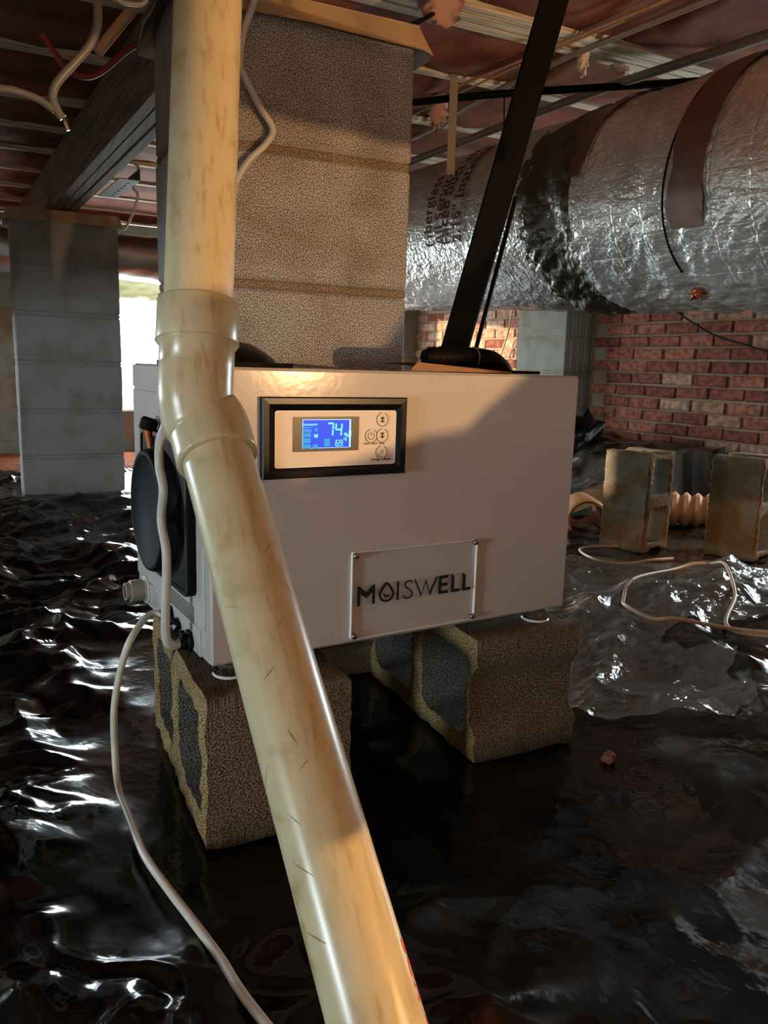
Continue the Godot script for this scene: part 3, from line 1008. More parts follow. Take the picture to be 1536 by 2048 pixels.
func control_panel(o: Node3D) -> void:
	# black frame with sloping inner faces round a pale key panel
	var a := [0.0640, 0.2560, 0.2690, 0.3562]
	var b := [0.0815, 0.2690, 0.2540, 0.3395]
	var s := begin()
	var ring := func(q: Array, z: float) -> Array:
		return [Vector3(q[0], q[1], z), Vector3(q[2], q[1], z), Vector3(q[2], q[3], z), Vector3(q[0], q[3], z)]
	var inset := func(q: Array, d: float) -> Array:
		return [q[0] + d, q[1] + d, q[2] - d, q[3] - d]
	var loops := [ring.call(a, 0.0), ring.call(a, 0.007), ring.call(inset.call(a, 0.0015), 0.0085), ring.call(inset.call(a, 0.0085), 0.0088), ring.call(inset.call(b, -0.0015), 0.0050), ring.call(b, 0.0035)]
	for i in loops.size() - 1:
		for k in 4:
			quad(s, loops[i][k], loops[i][(k + 1) % 4], loops[i + 1][(k + 1) % 4], loops[i + 1][k])
	var bz := put("control_frame", done(s), M["black_gloss"], o)
	var face := put("key_panel", prism_mesh(round_rect(b[0], b[1], b[2], b[3], 0.0035), 0.0005, 0.0042), M["panel"], o)
	put("panel_rim", rim_mesh(b, 0.0035, 0.0009, 0.0042, 0.0048), M["panel_edge"], face)
	# display
	var rim := put("display_window", prism_mesh(round_rect(0.1055, 0.2885, 0.1980, 0.3318, 0.0008), 0.0042, 0.0049), M["screen_rim"], o)
	var x0 := 0.1178
	var x1 := 0.1858
	var y0 := 0.2924
	var y1 := 0.3287
	var z := 0.0049
	var scr := put("display_screen", box_mesh(Vector3(x1 - x0, y1 - y0, 0.012), 0.0, Vector3((x0 + x1) / 2, (y0 + y1) / 2, z - 0.0055)), M["lcd"], o)
	var lamp := SpotLight3D.new()
	lamp.name = "display_light"
	lamp.light_color = Color(0.25, 0.5, 1.0)
	lamp.light_energy = 0.006
	lamp.spot_angle = 80.0
	lamp.spot_angle_attenuation = 1.0
	lamp.spot_attenuation = 2.0
	lamp.light_size = 0.002
	lamp.spot_range = 8.0
	lamp.shadow_enabled = true
	o.add_child(lamp)
	lamp.position = Vector3((x0 + x1) / 2, (y0 + y1) / 2, z - 0.006)
	lamp.rotation.y = PI
	var px := (x1 - x0) / 1250.0        # the display as seen: 1250 steps wide, 740 high
	var py := (y1 - y0) / 740.0
	var at := func(u: float, v: float) -> Vector2:
		return Vector2(x0 + (u - 135.0) * px, y1 - (v - 105.0) * py)
	var bars := begin()
	for q in [[135, 300, 375, 320], [135, 350, 345, 390], [135, 400, 375, 430], [140, 460, 345, 545], [140, 735, 345, 840], [405, 745, 525, 835], [690, 690, 840, 790], [140, 580, 340, 700], [690, 600, 840, 680]]:
		var p: Vector2 = at.call(q[0], q[1])
		var r: Vector2 = at.call(q[2], q[3])
		box(bars, Vector3((p.x + r.x) / 2, (p.y + r.y) / 2, 0.0056), Vector3(r.x - p.x, p.y - r.y, 0.0003))
	put("level_bars", done(bars), M["lcd_bar"], scr)
	var lines := begin()
	for q in [[1345, 110, 1385, 830], [1335, 400, 1395, 560], [140, 108, 1370, 122], [135, 110, 150, 845], [140, 828, 1350, 838]]:
		var p: Vector2 = at.call(q[0], q[1])
		var r: Vector2 = at.call(q[2], q[3])
		box(lines, Vector3((p.x + r.x) / 2, (p.y + r.y) / 2, 0.0055), Vector3(r.x - p.x, p.y - r.y, 0.0003))
	put("screen_edge_lines", done(lines), M["lcd_white"], scr)
	# seven-segment digits, leaning a little: a b c d e f g
	var seg := {"7": "abc", "4": "bcfg", "6": "acdefg", "9": "abcdfg"}
	for q in [["7", 785, 210, 140, 320, 40], ["4", 1000, 210, 150, 320, 40], ["6", 1000, 645, 70, 145, 20], ["9", 1100, 645, 70, 145, 20]]:
		var d := begin()
		for c in seg[q[0]]:
			var u: float = q[1]
			var v: float = q[2]
			var w: float = q[3]
			var h: float = q[4]
			var e: float = {"a": 0, "b": 0, "c": 0, "d": 0}.get(c, 0)
			var l := {"a": [0, 0, 1, 0], "b": [1, 0.02, 1, 0.48], "c": [1, 0.52, 1, 0.98], "d": [0, 1, 1, 1], "e": [0, 0.52, 0, 0.98], "f": [0, 0.02, 0, 0.48], "g": [0, 0.5, 1, 0.5]}
			var k: Array = l[c]
			var lean := func(y: float) -> float:
				return -y * 0.16 * w
			var p: Vector2 = at.call(u + k[0] * w + lean.call(k[1]) + e, v + k[1] * h)
			var r: Vector2 = at.call(u + k[2] * w + lean.call(k[3]), v + k[3] * h)
			stroke(d, [p, r], q[5] * px, 0.0053, 0.0058)
		put("digit", done(d), M["lcd_text"], scr)
	for q in [["DEHUMIDIFY", 160, 262, 0.0023], ["%", 1205, 570, 0.0056], ["°F", 1190, 680, 0.0044]]:
		var t := put("display_text", text_mesh(q[0], q[3], 0.0004, true), M["lcd_text"], scr)
		var p: Vector2 = at.call(q[1], q[2])
		lettering_at(t, Vector3(p.x, p.y, 0.0056), 0.0)
	# small symbols: fan and drop
	var sy := begin()
	for k in 5:
		var c: Vector2 = at.call(480, 375)
		var an := TAU * k / 5.0
		stroke(sy, [c + Vector2(cos(an), sin(an)) * 12 * px, c + Vector2(cos(an + 0.5), sin(an + 0.5)) * 52 * px], 22 * px, 0.0053, 0.0057)
	put("fan_symbol", done(sy), M["lcd_bar"], scr)
	sy = begin()
	var c2: Vector2 = at.call(478, 515)
	prism(sy, PackedVector2Array([c2 + Vector2(-50, 45) * px, c2 + Vector2(-10, 10) * px, c2 + Vector2(45, 45) * px, c2 + Vector2(50, -45) * px, c2 + Vector2(-40, -45) * px]), 0.0053, 0.0057)
	put("drop_symbol", done(sy), M["lcd_text"], scr)
	# keys
	var zf := 0.0042
	var cap := [["Up", 0.2328, 0.3277, 0.3180, 0.0023], ["Power switch", 0.2163, 0.3066, 0.2955, 0.0023], ["Down", 0.2332, 0.3070, 0.2955, 0.0023], ["EnergyPumpout", 0.2325, 0.2846, 0.2735, 0.0027]]
	for k in 4:
		var q: Array = cap[k]
		var c := Vector3(q[1], q[2], 0)
		var key := put("key", lathe_mesh([Vector2(0.0098, 0.0), Vector2(0.0098, 0.0006), Vector2(0.0090, 0.0008), Vector2(0, 0.0008)], 32, Transform3D(Basis(Vector3.RIGHT, PI / 2), Vector3.ZERO)), M["panel"], o, c + Vector3(0, 0, zf))
		var rg := begin()
		var ringpts := []
		for i in 31:
			var an := TAU * (i + 9.0) / 33.0
			ringpts.append(Vector2(cos(an), sin(an)) * 0.0086)
		stroke(rg, ringpts, 0.0009, 0.0007, 0.0011)
		put("key_ring", done(rg), M["ink_soft"], key)
		var ic := begin()
		if k == 0 or k == 2:
			var f := 1.0 if k == 0 else -1.0
			for e in [0.0006, -0.0036]:
				prism(ic, PackedVector2Array([Vector2(-0.0038, e * f), Vector2(0.0038, e * f), Vector2(0, (e + 0.0036) * f)]), 0.0007, 0.0011)
			box(ic, Vector3(0, 0, 0.0009), Vector3(0.0014, 0.004, 0.0003))
		elif k == 1:
			var arc := []
			for i in 20:
				var an := PI / 2 + 0.6 + (TAU - 1.2) * i / 19.0
				arc.append(Vector2(cos(an), sin(an)) * 0.0046)
			stroke(ic, arc, 0.0009, 0.0007, 0.0011)
			stroke(ic, [Vector2(0, 0.0055), Vector2(0, 0.0005)], 0.0009, 0.0007, 0.0011)
		else:
			stroke(ic, [Vector2(-0.0062, -0.001), Vector2(-0.003, -0.0048), Vector2(0.002, -0.0062)], 0.0008, 0.0007, 0.0011)
			stroke(ic, [Vector2(-0.001, -0.002), Vector2(0.0012, 0.0035), Vector2(0.003, 0.0005)], 0.0008, 0.0007, 0.0011)
		put("key_symbol", done(ic), M["ink"] if k != 1 and k != 3 else M["ink_soft"], key)
		var t := put("key_caption", text_mesh(q[0], q[4], 0.0003, true), M["ink"], face)
		lettering_at(t, Vector3(q[1], q[3], 0.0044), 0.5)


# puts lettering with its baseline at p; align 0 = starts there, 0.5 = centred
func lettering_at(t: MeshInstance3D, p: Vector3, align: float) -> void:
	var bb := t.mesh.get_aabb()
	t.position = p + Vector3(-bb.position.x - bb.size.x * align, -bb.position.y, 0)


func rim_mesh(q: Array, r: float, w: float, z0: float, z1: float) -> ArrayMesh:
	var a := round_rect(q[0], q[1], q[2], q[3], r)
	var b := round_rect(q[0] + w, q[1] + w, q[2] - w, q[3] - w, r - w * 0.5)
	var s := begin()
	for i in a.size():
		var j := (i + 1) % a.size()
		quad(s, Vector3(a[i].x, a[i].y, z1), Vector3(a[j].x, a[j].y, z1), Vector3(b[j].x, b[j].y, z1), Vector3(b[i].x, b[i].y, z1))
		quad(s, Vector3(a[i].x, a[i].y, z0), Vector3(a[j].x, a[j].y, z0), Vector3(a[j].x, a[j].y, z1), Vector3(a[i].x, a[i].y, z1))
		quad(s, Vector3(b[j].x, b[j].y, z0), Vector3(b[i].x, b[i].y, z0), Vector3(b[i].x, b[i].y, z1), Vector3(b[j].x, b[j].y, z1))
	return done(s)


func sheet_mesh(poly: PackedVector2Array, z: float) -> ArrayMesh:
	var s := begin()
	var c := Vector2.ZERO
	for p in poly:
		c += p / poly.size()
	for i in poly.size():
		var a := poly[i]
		var b := poly[(i + 1) % poly.size()]
		tri(s, Vector3(c.x, c.y, z), Vector3(a.x, a.y, z), Vector3(b.x, b.y, z))
	return done(s)


func name_plate(o: Node3D) -> void:
	var q := [0.1930, 0.0318, 0.4010, 0.1530]
	var pl := put("name_plate", sheet_mesh(round_rect(q[0], q[1], q[2], q[3], 0.003), 0.0045), M["acrylic"], o)
	put("plate_edge", rim_mesh(q, 0.003, 0.0011, 0.0003, 0.0046), M["acrylic_edge"], pl)
	for p in [[0.1983, 0.1480], [0.3965, 0.1488], [0.3965, 0.0372], [0.1975, 0.0366]]:
		var sc := put("screw", lathe_mesh([Vector2(0.0042, 0.0), Vector2(0.0042, 0.0015), Vector2(0.0036, 0.0030), Vector2(0.0022, 0.0038), Vector2(0, 0.0040)], 20, Transform3D(Basis(Vector3.RIGHT, PI / 2), Vector3.ZERO), true), M["steel"], o, Vector3(p[0], p[1], 0.0045))
		put("screw_slot", box_mesh(Vector3(0.0045, 0.0008, 0.0006)), M["ink"], sc, Vector3(0, 0, 0.0039))
		put("screw_post", lathe_mesh([Vector2(0.002, -0.0045), Vector2(0.002, 0.0)], 12, Transform3D(Basis(Vector3.RIGHT, PI / 2), Vector3.ZERO)), M["steel"], sc)
	# the lettering M (drop) I S W E L L, each letter cut as it is drawn
	var z0 := 0.0045
	var z1 := 0.0051
	var y0 := 0.0785
	var y1 := 0.1052
	var h := y1 - y0
	var letters := []
	var s := begin()
	prism(s, PackedVector2Array([Vector2(0.2018, y0 - 0.0008), Vector2(0.2058, y0 - 0.0008), Vector2(0.2058, y0 + h * 0.62), Vector2(0.2155, y0 + h * 0.34), Vector2(0.2250, y0 + h * 0.62), Vector2(0.2250, y0), Vector2(0.2290, y0), Vector2(0.2290, y1), Vector2(0.2260, y1), Vector2(0.2155, y0 + h * 0.66), Vector2(0.2050, y1), Vector2(0.2018, y1)]), z0, z1)
	letters.append(s)
	# the drop that stands for the O, with its inner leaf
	s = begin()
	var outer := []
	var c := Vector2(0.2475, 0.0905)
	for i in 37:
		var t := -PI / 2 - PI + TAU * i / 36.0
		var r := 0.0108
		var p := Vector2(cos(t), sin(t)) * r
		if p.y > 0.0:
			p = Vector2(p.x * (1.0 - 0.55 * p.y / r), p.y * 1.32)
		outer.append(c + p)
	stroke(s, outer, 0.0034, z0, z1)
	prism(s, PackedVector2Array([c + Vector2(-0.0055, 0.0010), c + Vector2(-0.001, -0.0025), c + Vector2(0.0052, -0.0020), c + Vector2(0.003, -0.0055), c + Vector2(-0.002, -0.0055), c + Vector2(-0.0048, -0.003)]), z0, z1)
	letters.append(s)
	s = begin()
	box(s, Vector3(0.2655, (y0 + y1) / 2, (z0 + z1) / 2), Vector3(0.0032, h, z1 - z0))
	letters.append(s)
	s = begin()
	stroke(s, [Vector2(0.2893, y1 - 0.0045), Vector2(0.2875, y1 - 0.0020), Vector2(0.2835, y1 - 0.0012), Vector2(0.2790, y1 - 0.0022), Vector2(0.2768, y1 - 0.0055), Vector2(0.2780, y1 - 0.0090), Vector2(0.2820, y1 - 0.0122), Vector2(0.2865, y0 + 0.0118), Vector2(0.2895, y0 + 0.0080), Vector2(0.2888, y0 + 0.0038), Vector2(0.2850, y0 + 0.0012), Vector2(0.2800, y0 + 0.0010), Vector2(0.2760, y0 + 0.0032), Vector2(0.2750, y0 + 0.0055)], 0.0021, z0, z1)
	letters.append(s)
	s = begin()
	stroke(s, [Vector2(0.2930, y1), Vector2(0.3048, y0 + 0.002), Vector2(0.3120, y1 - 0.004), Vector2(0.3192, y0 + 0.002), Vector2(0.3308, y1)], 0.0022, z0, z1)
	letters.append(s)
	s = begin()
	var e := 0.3340
	prism(s, PackedVector2Array([Vector2(e, y0), Vector2(e + 0.0172, y0), Vector2(e + 0.0172, y0 + 0.0045), Vector2(e + 0.005, y0 + 0.0045), Vector2(e + 0.005, y1 - 0.0045), Vector2(e + 0.0145, y1 - 0.0045), Vector2(e + 0.0172, y1), Vector2(e, y1)]), z0, z1)
	box(s, Vector3(e + 0.0092, (y0 + y1) / 2, (z0 + z1) / 2), Vector3(0.0128, 0.0045, z1 - z0))
	letters.append(s)
	for l in [0.3562, 0.3762]:
		s = begin()
		prism(s, PackedVector2Array([Vector2(l, y0), Vector2(l + 0.0150, y0), Vector2(l + 0.0150, y0 + 0.0045), Vector2(l + 0.0052, y0 + 0.0045), Vector2(l + 0.0052, y1 - 0.0040), Vector2(l, y1 + 0.0008)]), z0, z1)
		letters.append(s)
	for l in letters:
		put("letter", done(l), M["letters"], pl)


func left_side(o: Node3D) -> void:
	# black filter panel with rounded corners, and the round duct collar in front of it
	var side := Transform3D(Basis(Vector3(0, 0, 1), Vector3(0, 1, 0), Vector3(-1, 0, 0)), Vector3.ZERO)
	var fp := put("filter_panel", prism_mesh(round_rect(-0.262, 0.102, -0.046, 0.300, 0.012), 0.001, 0.012, side), M["black_plastic"], o)
	put("panel_lip", rim_mesh_side([-0.262, 0.102, -0.046, 0.300], 0.012, 0.006, 0.012, 0.014, side), M["black_gloss"], fp)
	var cx := Transform3D(Basis(Vector3(0, 1, 0), Vector3(-1, 0, 0), Vector3(0, 0, 1)), Vector3(-0.012, 0.195, -0.168))
	put("duct_collar", lathe_mesh([Vector2(0.088, 0.0), Vector2(0.088, 0.002), Vector2(0.084, 0.004), Vector2(0.083, 0.016), Vector2(0.081, 0.020), Vector2(0.077, 0.021), Vector2(0.074, 0.020), Vector2(0.070, 0.017), Vector2(0.0, 0.016)], 56, cx, true), M["black_plastic"], o)
	# knob on its copper stub, above the collar
	var kn := put("knob", lathe_mesh([Vector2(0, 0.0), Vector2(0.010, 0.0), Vector2(0.012, 0.003), Vector2(0.012, 0.014), Vector2(0.009, 0.018), Vector2(0, 0.018)], 24, Transform3D(Basis(Vector3.FORWARD, 0.3), Vector3(-0.018, 0.300, -0.205))), M["black_plastic"], o)
	put("copper_stub", tube_mesh(PackedVector3Array([Vector3(-0.012, 0.276, -0.205), Vector3(-0.018, 0.302, -0.205)]), 0.006, 12), M["copper"], kn)
	# rating sticker, arrow print, cable glands, drain fitting
	put("sticker", prism_mesh(round_rect(-0.188, 0.064, -0.058, 0.0865, 0.001), 0.0017, 0.0022, side), M["zinc"], o)
	var dr := put("drain_fitting", lathe_mesh([Vector2(0.019, 0.0), Vector2(0.019, 0.006), Vector2(0.0165, 0.007), Vector2(0.0165, 0.026), Vector2(0.0135, 0.027), Vector2(0.0135, 0.034), Vector2(0.010, 0.034), Vector2(0.010, 0.02), Vector2(0, 0.02)], 28, Transform3D(Basis(Vector3(0, 1, 0), Vector3(-1, 0, 0), Vector3(0, 0, 1)), Vector3(-0.001, 0.050, -0.290))), M["strap"], o)
	put("drain_ring", lathe_mesh([Vector2(0.021, 0.0), Vector2(0.021, 0.004), Vector2(0.018, 0.005)], 28, Transform3D(Basis(Vector3(0, 1, 0), Vector3(-1, 0, 0), Vector3(0, 0, 1)), Vector3(-0.001, 0.050, -0.290))), M["panel"], dr)
	for q in [[-0.163, 0.047], [-0.074, 0.037]]:
		var gl := put("cable_gland", lathe_mesh([Vector2(0.0135, 0.0), Vector2(0.0135, 0.005), Vector2(0.011, 0.007), Vector2(0.011, 0.013), Vector2(0.007, 0.016), Vector2(0, 0.016)], 20, Transform3D(Basis(Vector3(0, 1, 0), Vector3(-1, 0, 0), Vector3(0, 0, 1)), Vector3(-0.001, q[1], q[0]))), M["rubber"], o)
		put("gland_nut", lathe_mesh([Vector2(0.0155, 0.001), Vector2(0.0155, 0.005), Vector2(0.0, 0.005)], 6, Transform3D(Basis(Vector3(0, 1, 0), Vector3(-1, 0, 0), Vector3(0, 0, 1)), Vector3(-0.001, q[1], q[0]))), M["rubber"], gl)
	var s := begin(true)
	tube(s, spline([Vector3(-0.004, 0.047, -0.135), Vector3(-0.010, 0.050, -0.125), Vector3(-0.004, 0.044, -0.118), Vector3(-0.012, 0.036, -0.112), Vector3(-0.004, 0.040, -0.100)], 5), 0.0035, 8)
	put("knotted_wire", done(s), M["rubber"], o)


func rim_mesh_side(q: Array, r: float, w: float, z0: float, z1: float, xf: Transform3D) -> ArrayMesh:
	var a := round_rect(q[0], q[1], q[2], q[3], r)
	var b := round_rect(q[0] + w, q[1] + w, q[2] - w, q[3] - w, r - w * 0.5)
	var s := begin()
	for i in a.size():
		var j := (i + 1) % a.size()
		quad(s, xf * Vector3(a[i].x, a[i].y, z1), xf * Vector3(a[j].x, a[j].y, z1), xf * Vector3(b[j].x, b[j].y, z1), xf * Vector3(b[i].x, b[i].y, z1))
		quad(s, xf * Vector3(a[i].x, a[i].y, z0), xf * Vector3(a[j].x, a[j].y, z0), xf * Vector3(a[j].x, a[j].y, z1), xf * Vector3(a[i].x, a[i].y, z1))
		quad(s, xf * Vector3(b[j].x, b[j].y, z0), xf * Vector3(b[i].x, b[i].y, z0), xf * Vector3(b[i].x, b[i].y, z1), xf * Vector3(b[j].x, b[j].y, z1))
	return done(s)


# ---------------------------------------------------------------- what lies and stands on the dehumidifier
func on_unit(x: float, y: float, z: float) -> Vector3:
	return Vector3(0, 0.194, 0) + Basis(Vector3.UP, UNIT_YAW) * Vector3(x, y, z)


func top_of_unit() -> void:
	# low round cap on its flange, at the left
	var a := thing("duct_cap", "low domed black duct cap on a flange, on the dehumidifier's left end", "duct cap", on_unit(0.083, 0.39, -0.17), UNIT_YAW)
	put("flange", lathe_mesh([Vector2(0, 0.0), Vector2(0.092, 0.0), Vector2(0.092, 0.006), Vector2(0, 0.006)], 40), M["black_plastic"], a)
	put("dome", lathe_mesh([Vector2(0.070, 0.006), Vector2(0.064, 0.013), Vector2(0.052, 0.021), Vector2(0.036, 0.030), Vector2(0.018, 0.034), Vector2(0, 0.035)], 40, Transform3D(), true), M["black_gloss"], a)
	# ribbed rubber elbow on its flange, at the right
	var b := thing("rubber_elbow", "black ribbed rubber elbow lying on the dehumidifier's right end", "rubber elbow", on_unit(0.53, 0.39, -0.17), UNIT_YAW)
	put("flange", box_mesh(Vector3(0.155, 0.005, 0.11), 0.001, Vector3(0.0, 0.003, 0.0)), M["black_plastic"], b)
	var s := begin(true)
	var p := spline([Vector3(-0.118, 0.022, 0.0), Vector3(-0.08, 0.024, 0.0), Vector3(-0.03, 0.024, 0.0), Vector3(0.012, 0.021, 0.0), Vector3(0.034, 0.010, 0.0), Vector3(0.044, -0.001, 0.0)], 12)
	var rad := []
	for i in p.size():
		var r := 0.0170
		if p[i].x < -0.035:
			r = 0.0150 + 0.0018 * absf(sin((p[i].x + 0.118) * 260.0))
		if p[i].x < -0.110:
			r *= 0.80
		rad.append(r)
	tube(s, p, rad, 20)
	put("elbow", done(s), M["rubber"], b)
	var band := begin(true)
	tube(band, PackedVector3Array([Vector3(-0.022, 0.024, 0.0), Vector3(-0.0205, 0.024, 0.0)]), 0.0182, 24)
	put("clamp_band", done(band), M["strap"], b)
	# folded booklet under the elbow, and a scrap of card
	var f := thing("folded_paper", "folded tan paper leaflet tucked under the black rubber elbow", "paper", on_unit(0.425, 0.3905, -0.13), UNIT_YAW)
	s = begin()
	for k in 2:
		var e := 0.0006 * k
		var q := [Vector3(-0.085, 0.0105 + e, -0.05), Vector3(0.085, 0.002 + e, -0.05), Vector3(0.085, 0.002 + e, 0.06), Vector3(-0.085, 0.0125 + e, 0.05)]
		quad(s, q[0], q[3], q[2], q[1])
		quad(s, q[0], q[1], q[2], q[3])
		var w := [Vector3(-0.085, 0.0125 + e, 0.05), Vector3(-0.100, 0.001, 0.055), Vector3(0.08, 0.0005, 0.064), Vector3(0.085, 0.002 + e, 0.06)]
		quad(s, w[0], w[1], w[2], w[3])
		quad(s, w[0], w[3], w[2], w[1])
	put("sheet", done(s), M["paper"], f)
	var g2 := thing("card_scrap", "small torn tan card standing behind the black rubber elbow", "card scrap", on_unit(0.615, 0.3905, -0.25), UNIT_YAW)
	put("card", prism_mesh(PackedVector2Array([Vector2(-0.03, 0), Vector2(0.012, 0), Vector2(0.026, 0.017), Vector2(-0.012, 0.017)]), -0.001, 0.001), M["paper"], g2)


# ---------------------------------------------------------------- cinder blocks: two cores, chipped edges
# local: cores run along x (width d), length l along z, height h along y; base at y = 0, middle at x = z = 0
func cinder_mesh(l: float, h: float, d: float, seed_: int, notch: float, thin := 1.0, rough := 0.0022) -> Array:
	var n := noise(seed_, 1.0, 3)
	var faces := begin(true)
	var shell := begin(true)
	var core := begin(true)
	var wall := 0.030 * thin * h / 0.194
	var web := 0.027 * thin * h / 0.194
	var per := 44
	var move := func(p: Vector3) -> Vector3:
		var e := p + Vector3(n.get_noise_3d(p.x * 40, p.y * 40, p.z * 40), n.get_noise_3d(p.x * 40 + 9, p.y * 40, p.z * 40), n.get_noise_3d(p.x * 40, p.y * 40 + 9, p.z * 40)) * rough * 2.2
		return e + Vector3(n.get_noise_3d(p.x * 9 + 3, p.y * 9, p.z * 9), n.get_noise_3d(p.x * 9, p.y * 9 + 5, p.z * 9), 0.0) * rough
	# outline of one half: the outer side has the notch of the end, the inner side is the middle of the web
	for half in [-1, 1]:
		var inner := []
		var outer := []
		var zc: float = half * l * 0.25
		var a: float = l * 0.25
		var b := h * 0.5
		var ca := a - (web * 0.75)
		var cb := b - wall
		for i in per:
			var t := TAU * (i + 0.5) / per
			var dz := cos(t)
			var dy := sin(t)
			var k := minf(a / maxf(absf(dz), 1e-6), b / maxf(absf(dy), 1e-6))
			var o := Vector2(dz * k, dy * k)
			if half * o.x > a * 0.98 and absf(o.y) < b * 0.52:
				o.x -= half * notch
			outer.append(Vector2(zc + o.x, b + o.y))
			# core: rounded box, a little pear-shaped
			var q := pow(pow(absf(dz) / ca, 6.5) + pow(absf(dy) / cb, 6.5), -1.0 / 6.5)
			inner.append(Vector2(zc + dz * q - half * web * 0.10, b + dy * q))
		var runs := 7
		for i in per:
			var j := (i + 1) % per
			var on_web: bool = half * (outer[i].x) < 0.004 and half * (outer[j].x) < 0.004
			for side in [-1, 1]:
				var x: float = side * d * 0.5
				var taper := 1.0 if side < 0 else 0.88
				var rings := 4
				for r in rings:
					var f0 := float(r) / rings
					var f1 := float(r + 1) / rings
					var mid := Vector2(zc, b)
					var ii: Vector2 = mid + (inner[i] - mid) * taper
					var ij: Vector2 = mid + (inner[j] - mid) * taper
					var e0: float = 0.004 * side * (1.0 if r == 0 else 0.0)
					var e1: float = 0.004 * side * (1.0 if r == rings - 1 else 0.0)
					if on_web:
						e0 = 0.0
					var p0: Vector2 = outer[i].lerp(ii, f0)
					var p1: Vector2 = outer[j].lerp(ij, f0)
					var p2: Vector2 = outer[j].lerp(ij, f1)
					var p3: Vector2 = outer[i].lerp(ii, f1)
					var v := [Vector3(x - e0, p0.y, p0.x), Vector3(x - e0, p1.y, p1.x), Vector3(x - e1, p2.y, p2.x), Vector3(x - e1, p3.y, p3.x)]
					for w in 4:
						v[w] = move.call(v[w])
					if side < 0:
						quad(faces, v[0], v[1], v[2], v[3])
					else:
						quad(faces, v[3], v[2], v[1], v[0])
			for r in runs:
				var f0 := float(r) / runs
				var f1 := float(r + 1) / runs
				var x0 := lerpf(-d * 0.5 + 0.004, d * 0.5 - 0.004, f0)
				var x1 := lerpf(-d * 0.5 + 0.004, d * 0.5 - 0.004, f1)
				if not on_web:
					quad(shell, move.call(Vector3(x0, outer[i].y, outer[i].x)), move.call(Vector3(x1, outer[i].y, outer[i].x)), move.call(Vector3(x1, outer[j].y, outer[j].x)), move.call(Vector3(x0, outer[j].y, outer[j].x)))
				var mid := Vector2(zc, b)
				var t0 := lerpf(1.0, 0.88, f0)
				var t1 := lerpf(1.0, 0.88, f1)
				var i0: Vector2 = mid + (inner[i] - mid) * t0
				var i1: Vector2 = mid + (inner[i] - mid) * t1
				var j0: Vector2 = mid + (inner[j] - mid) * t0
				var j1: Vector2 = mid + (inner[j] - mid) * t1
				quad(core, move.call(Vector3(x0, j0.y, j0.x)), move.call(Vector3(x1, j1.y, j1.x)), move.call(Vector3(x1, i1.y, i1.x)), move.call(Vector3(x0, i0.y, i0.x)))
	return [done(shell), done(faces), done(core)]


# shell with its two core faces, and the core walls as a part of it
func cinder_parts(o: Node3D, m: Array, mats: Array) -> Node3D:
	var b := put("block_shell", m[0], M[mats[0]], o)
	put("core_face", m[1], M[mats[1]], b)
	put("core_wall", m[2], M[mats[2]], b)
	return b


func cinder_blocks() -> void:
	var a := thing("cinder_block", "cinder block under the dehumidifier's left end, behind the white pipe", "cinder block", Vector3(0.0775, 0, -0.153), 0.0, "cinder blocks")
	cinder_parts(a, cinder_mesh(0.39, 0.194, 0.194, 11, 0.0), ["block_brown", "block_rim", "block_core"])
	var b := thing("cinder_block", "cinder block under the dehumidifier's right end, with banded end face", "cinder block", Vector3(0.496, 0, -0.224), 0.0, "cinder blocks")
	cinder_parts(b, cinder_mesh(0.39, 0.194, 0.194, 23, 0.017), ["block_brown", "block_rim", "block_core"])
	# the two that stand on end by the brick wall
	var up := Basis(Vector3(1, 0, 0), Vector3(0, 0, 1), Vector3(0, -1, 0))
	for k in 2:
		var o := thing("cinder_block", ["clay-stained cinder block standing on end beside the dehumidifier, near the pleated drain pipe", "tan cinder block standing on end at the picture's right edge"][k], "cinder block", [Vector3(1.732, 0.0, -1.167), Vector3(1.995, 0.0, -0.950)][k], [0.0, 0.0][k], "cinder blocks")
		var m := cinder_parts(o, cinder_mesh(0.335, 0.168, 0.168, 37 + k, 0.009, 0.8), ["block_stained", "block_clay", "block_grey"])
		# stood on end: length upwards, cores facing right and a little forward
		m.transform = Transform3D(Basis(Vector3.UP, [-1.27, -1.25][k]) * Basis(Vector3(1, 0, 0), PI / 2) * Basis(Vector3(0, 0, 1), 0.0), Vector3(0, 0.1675, 0))
		m.position += m.transform.basis * Vector3(0, -0.084, 0)


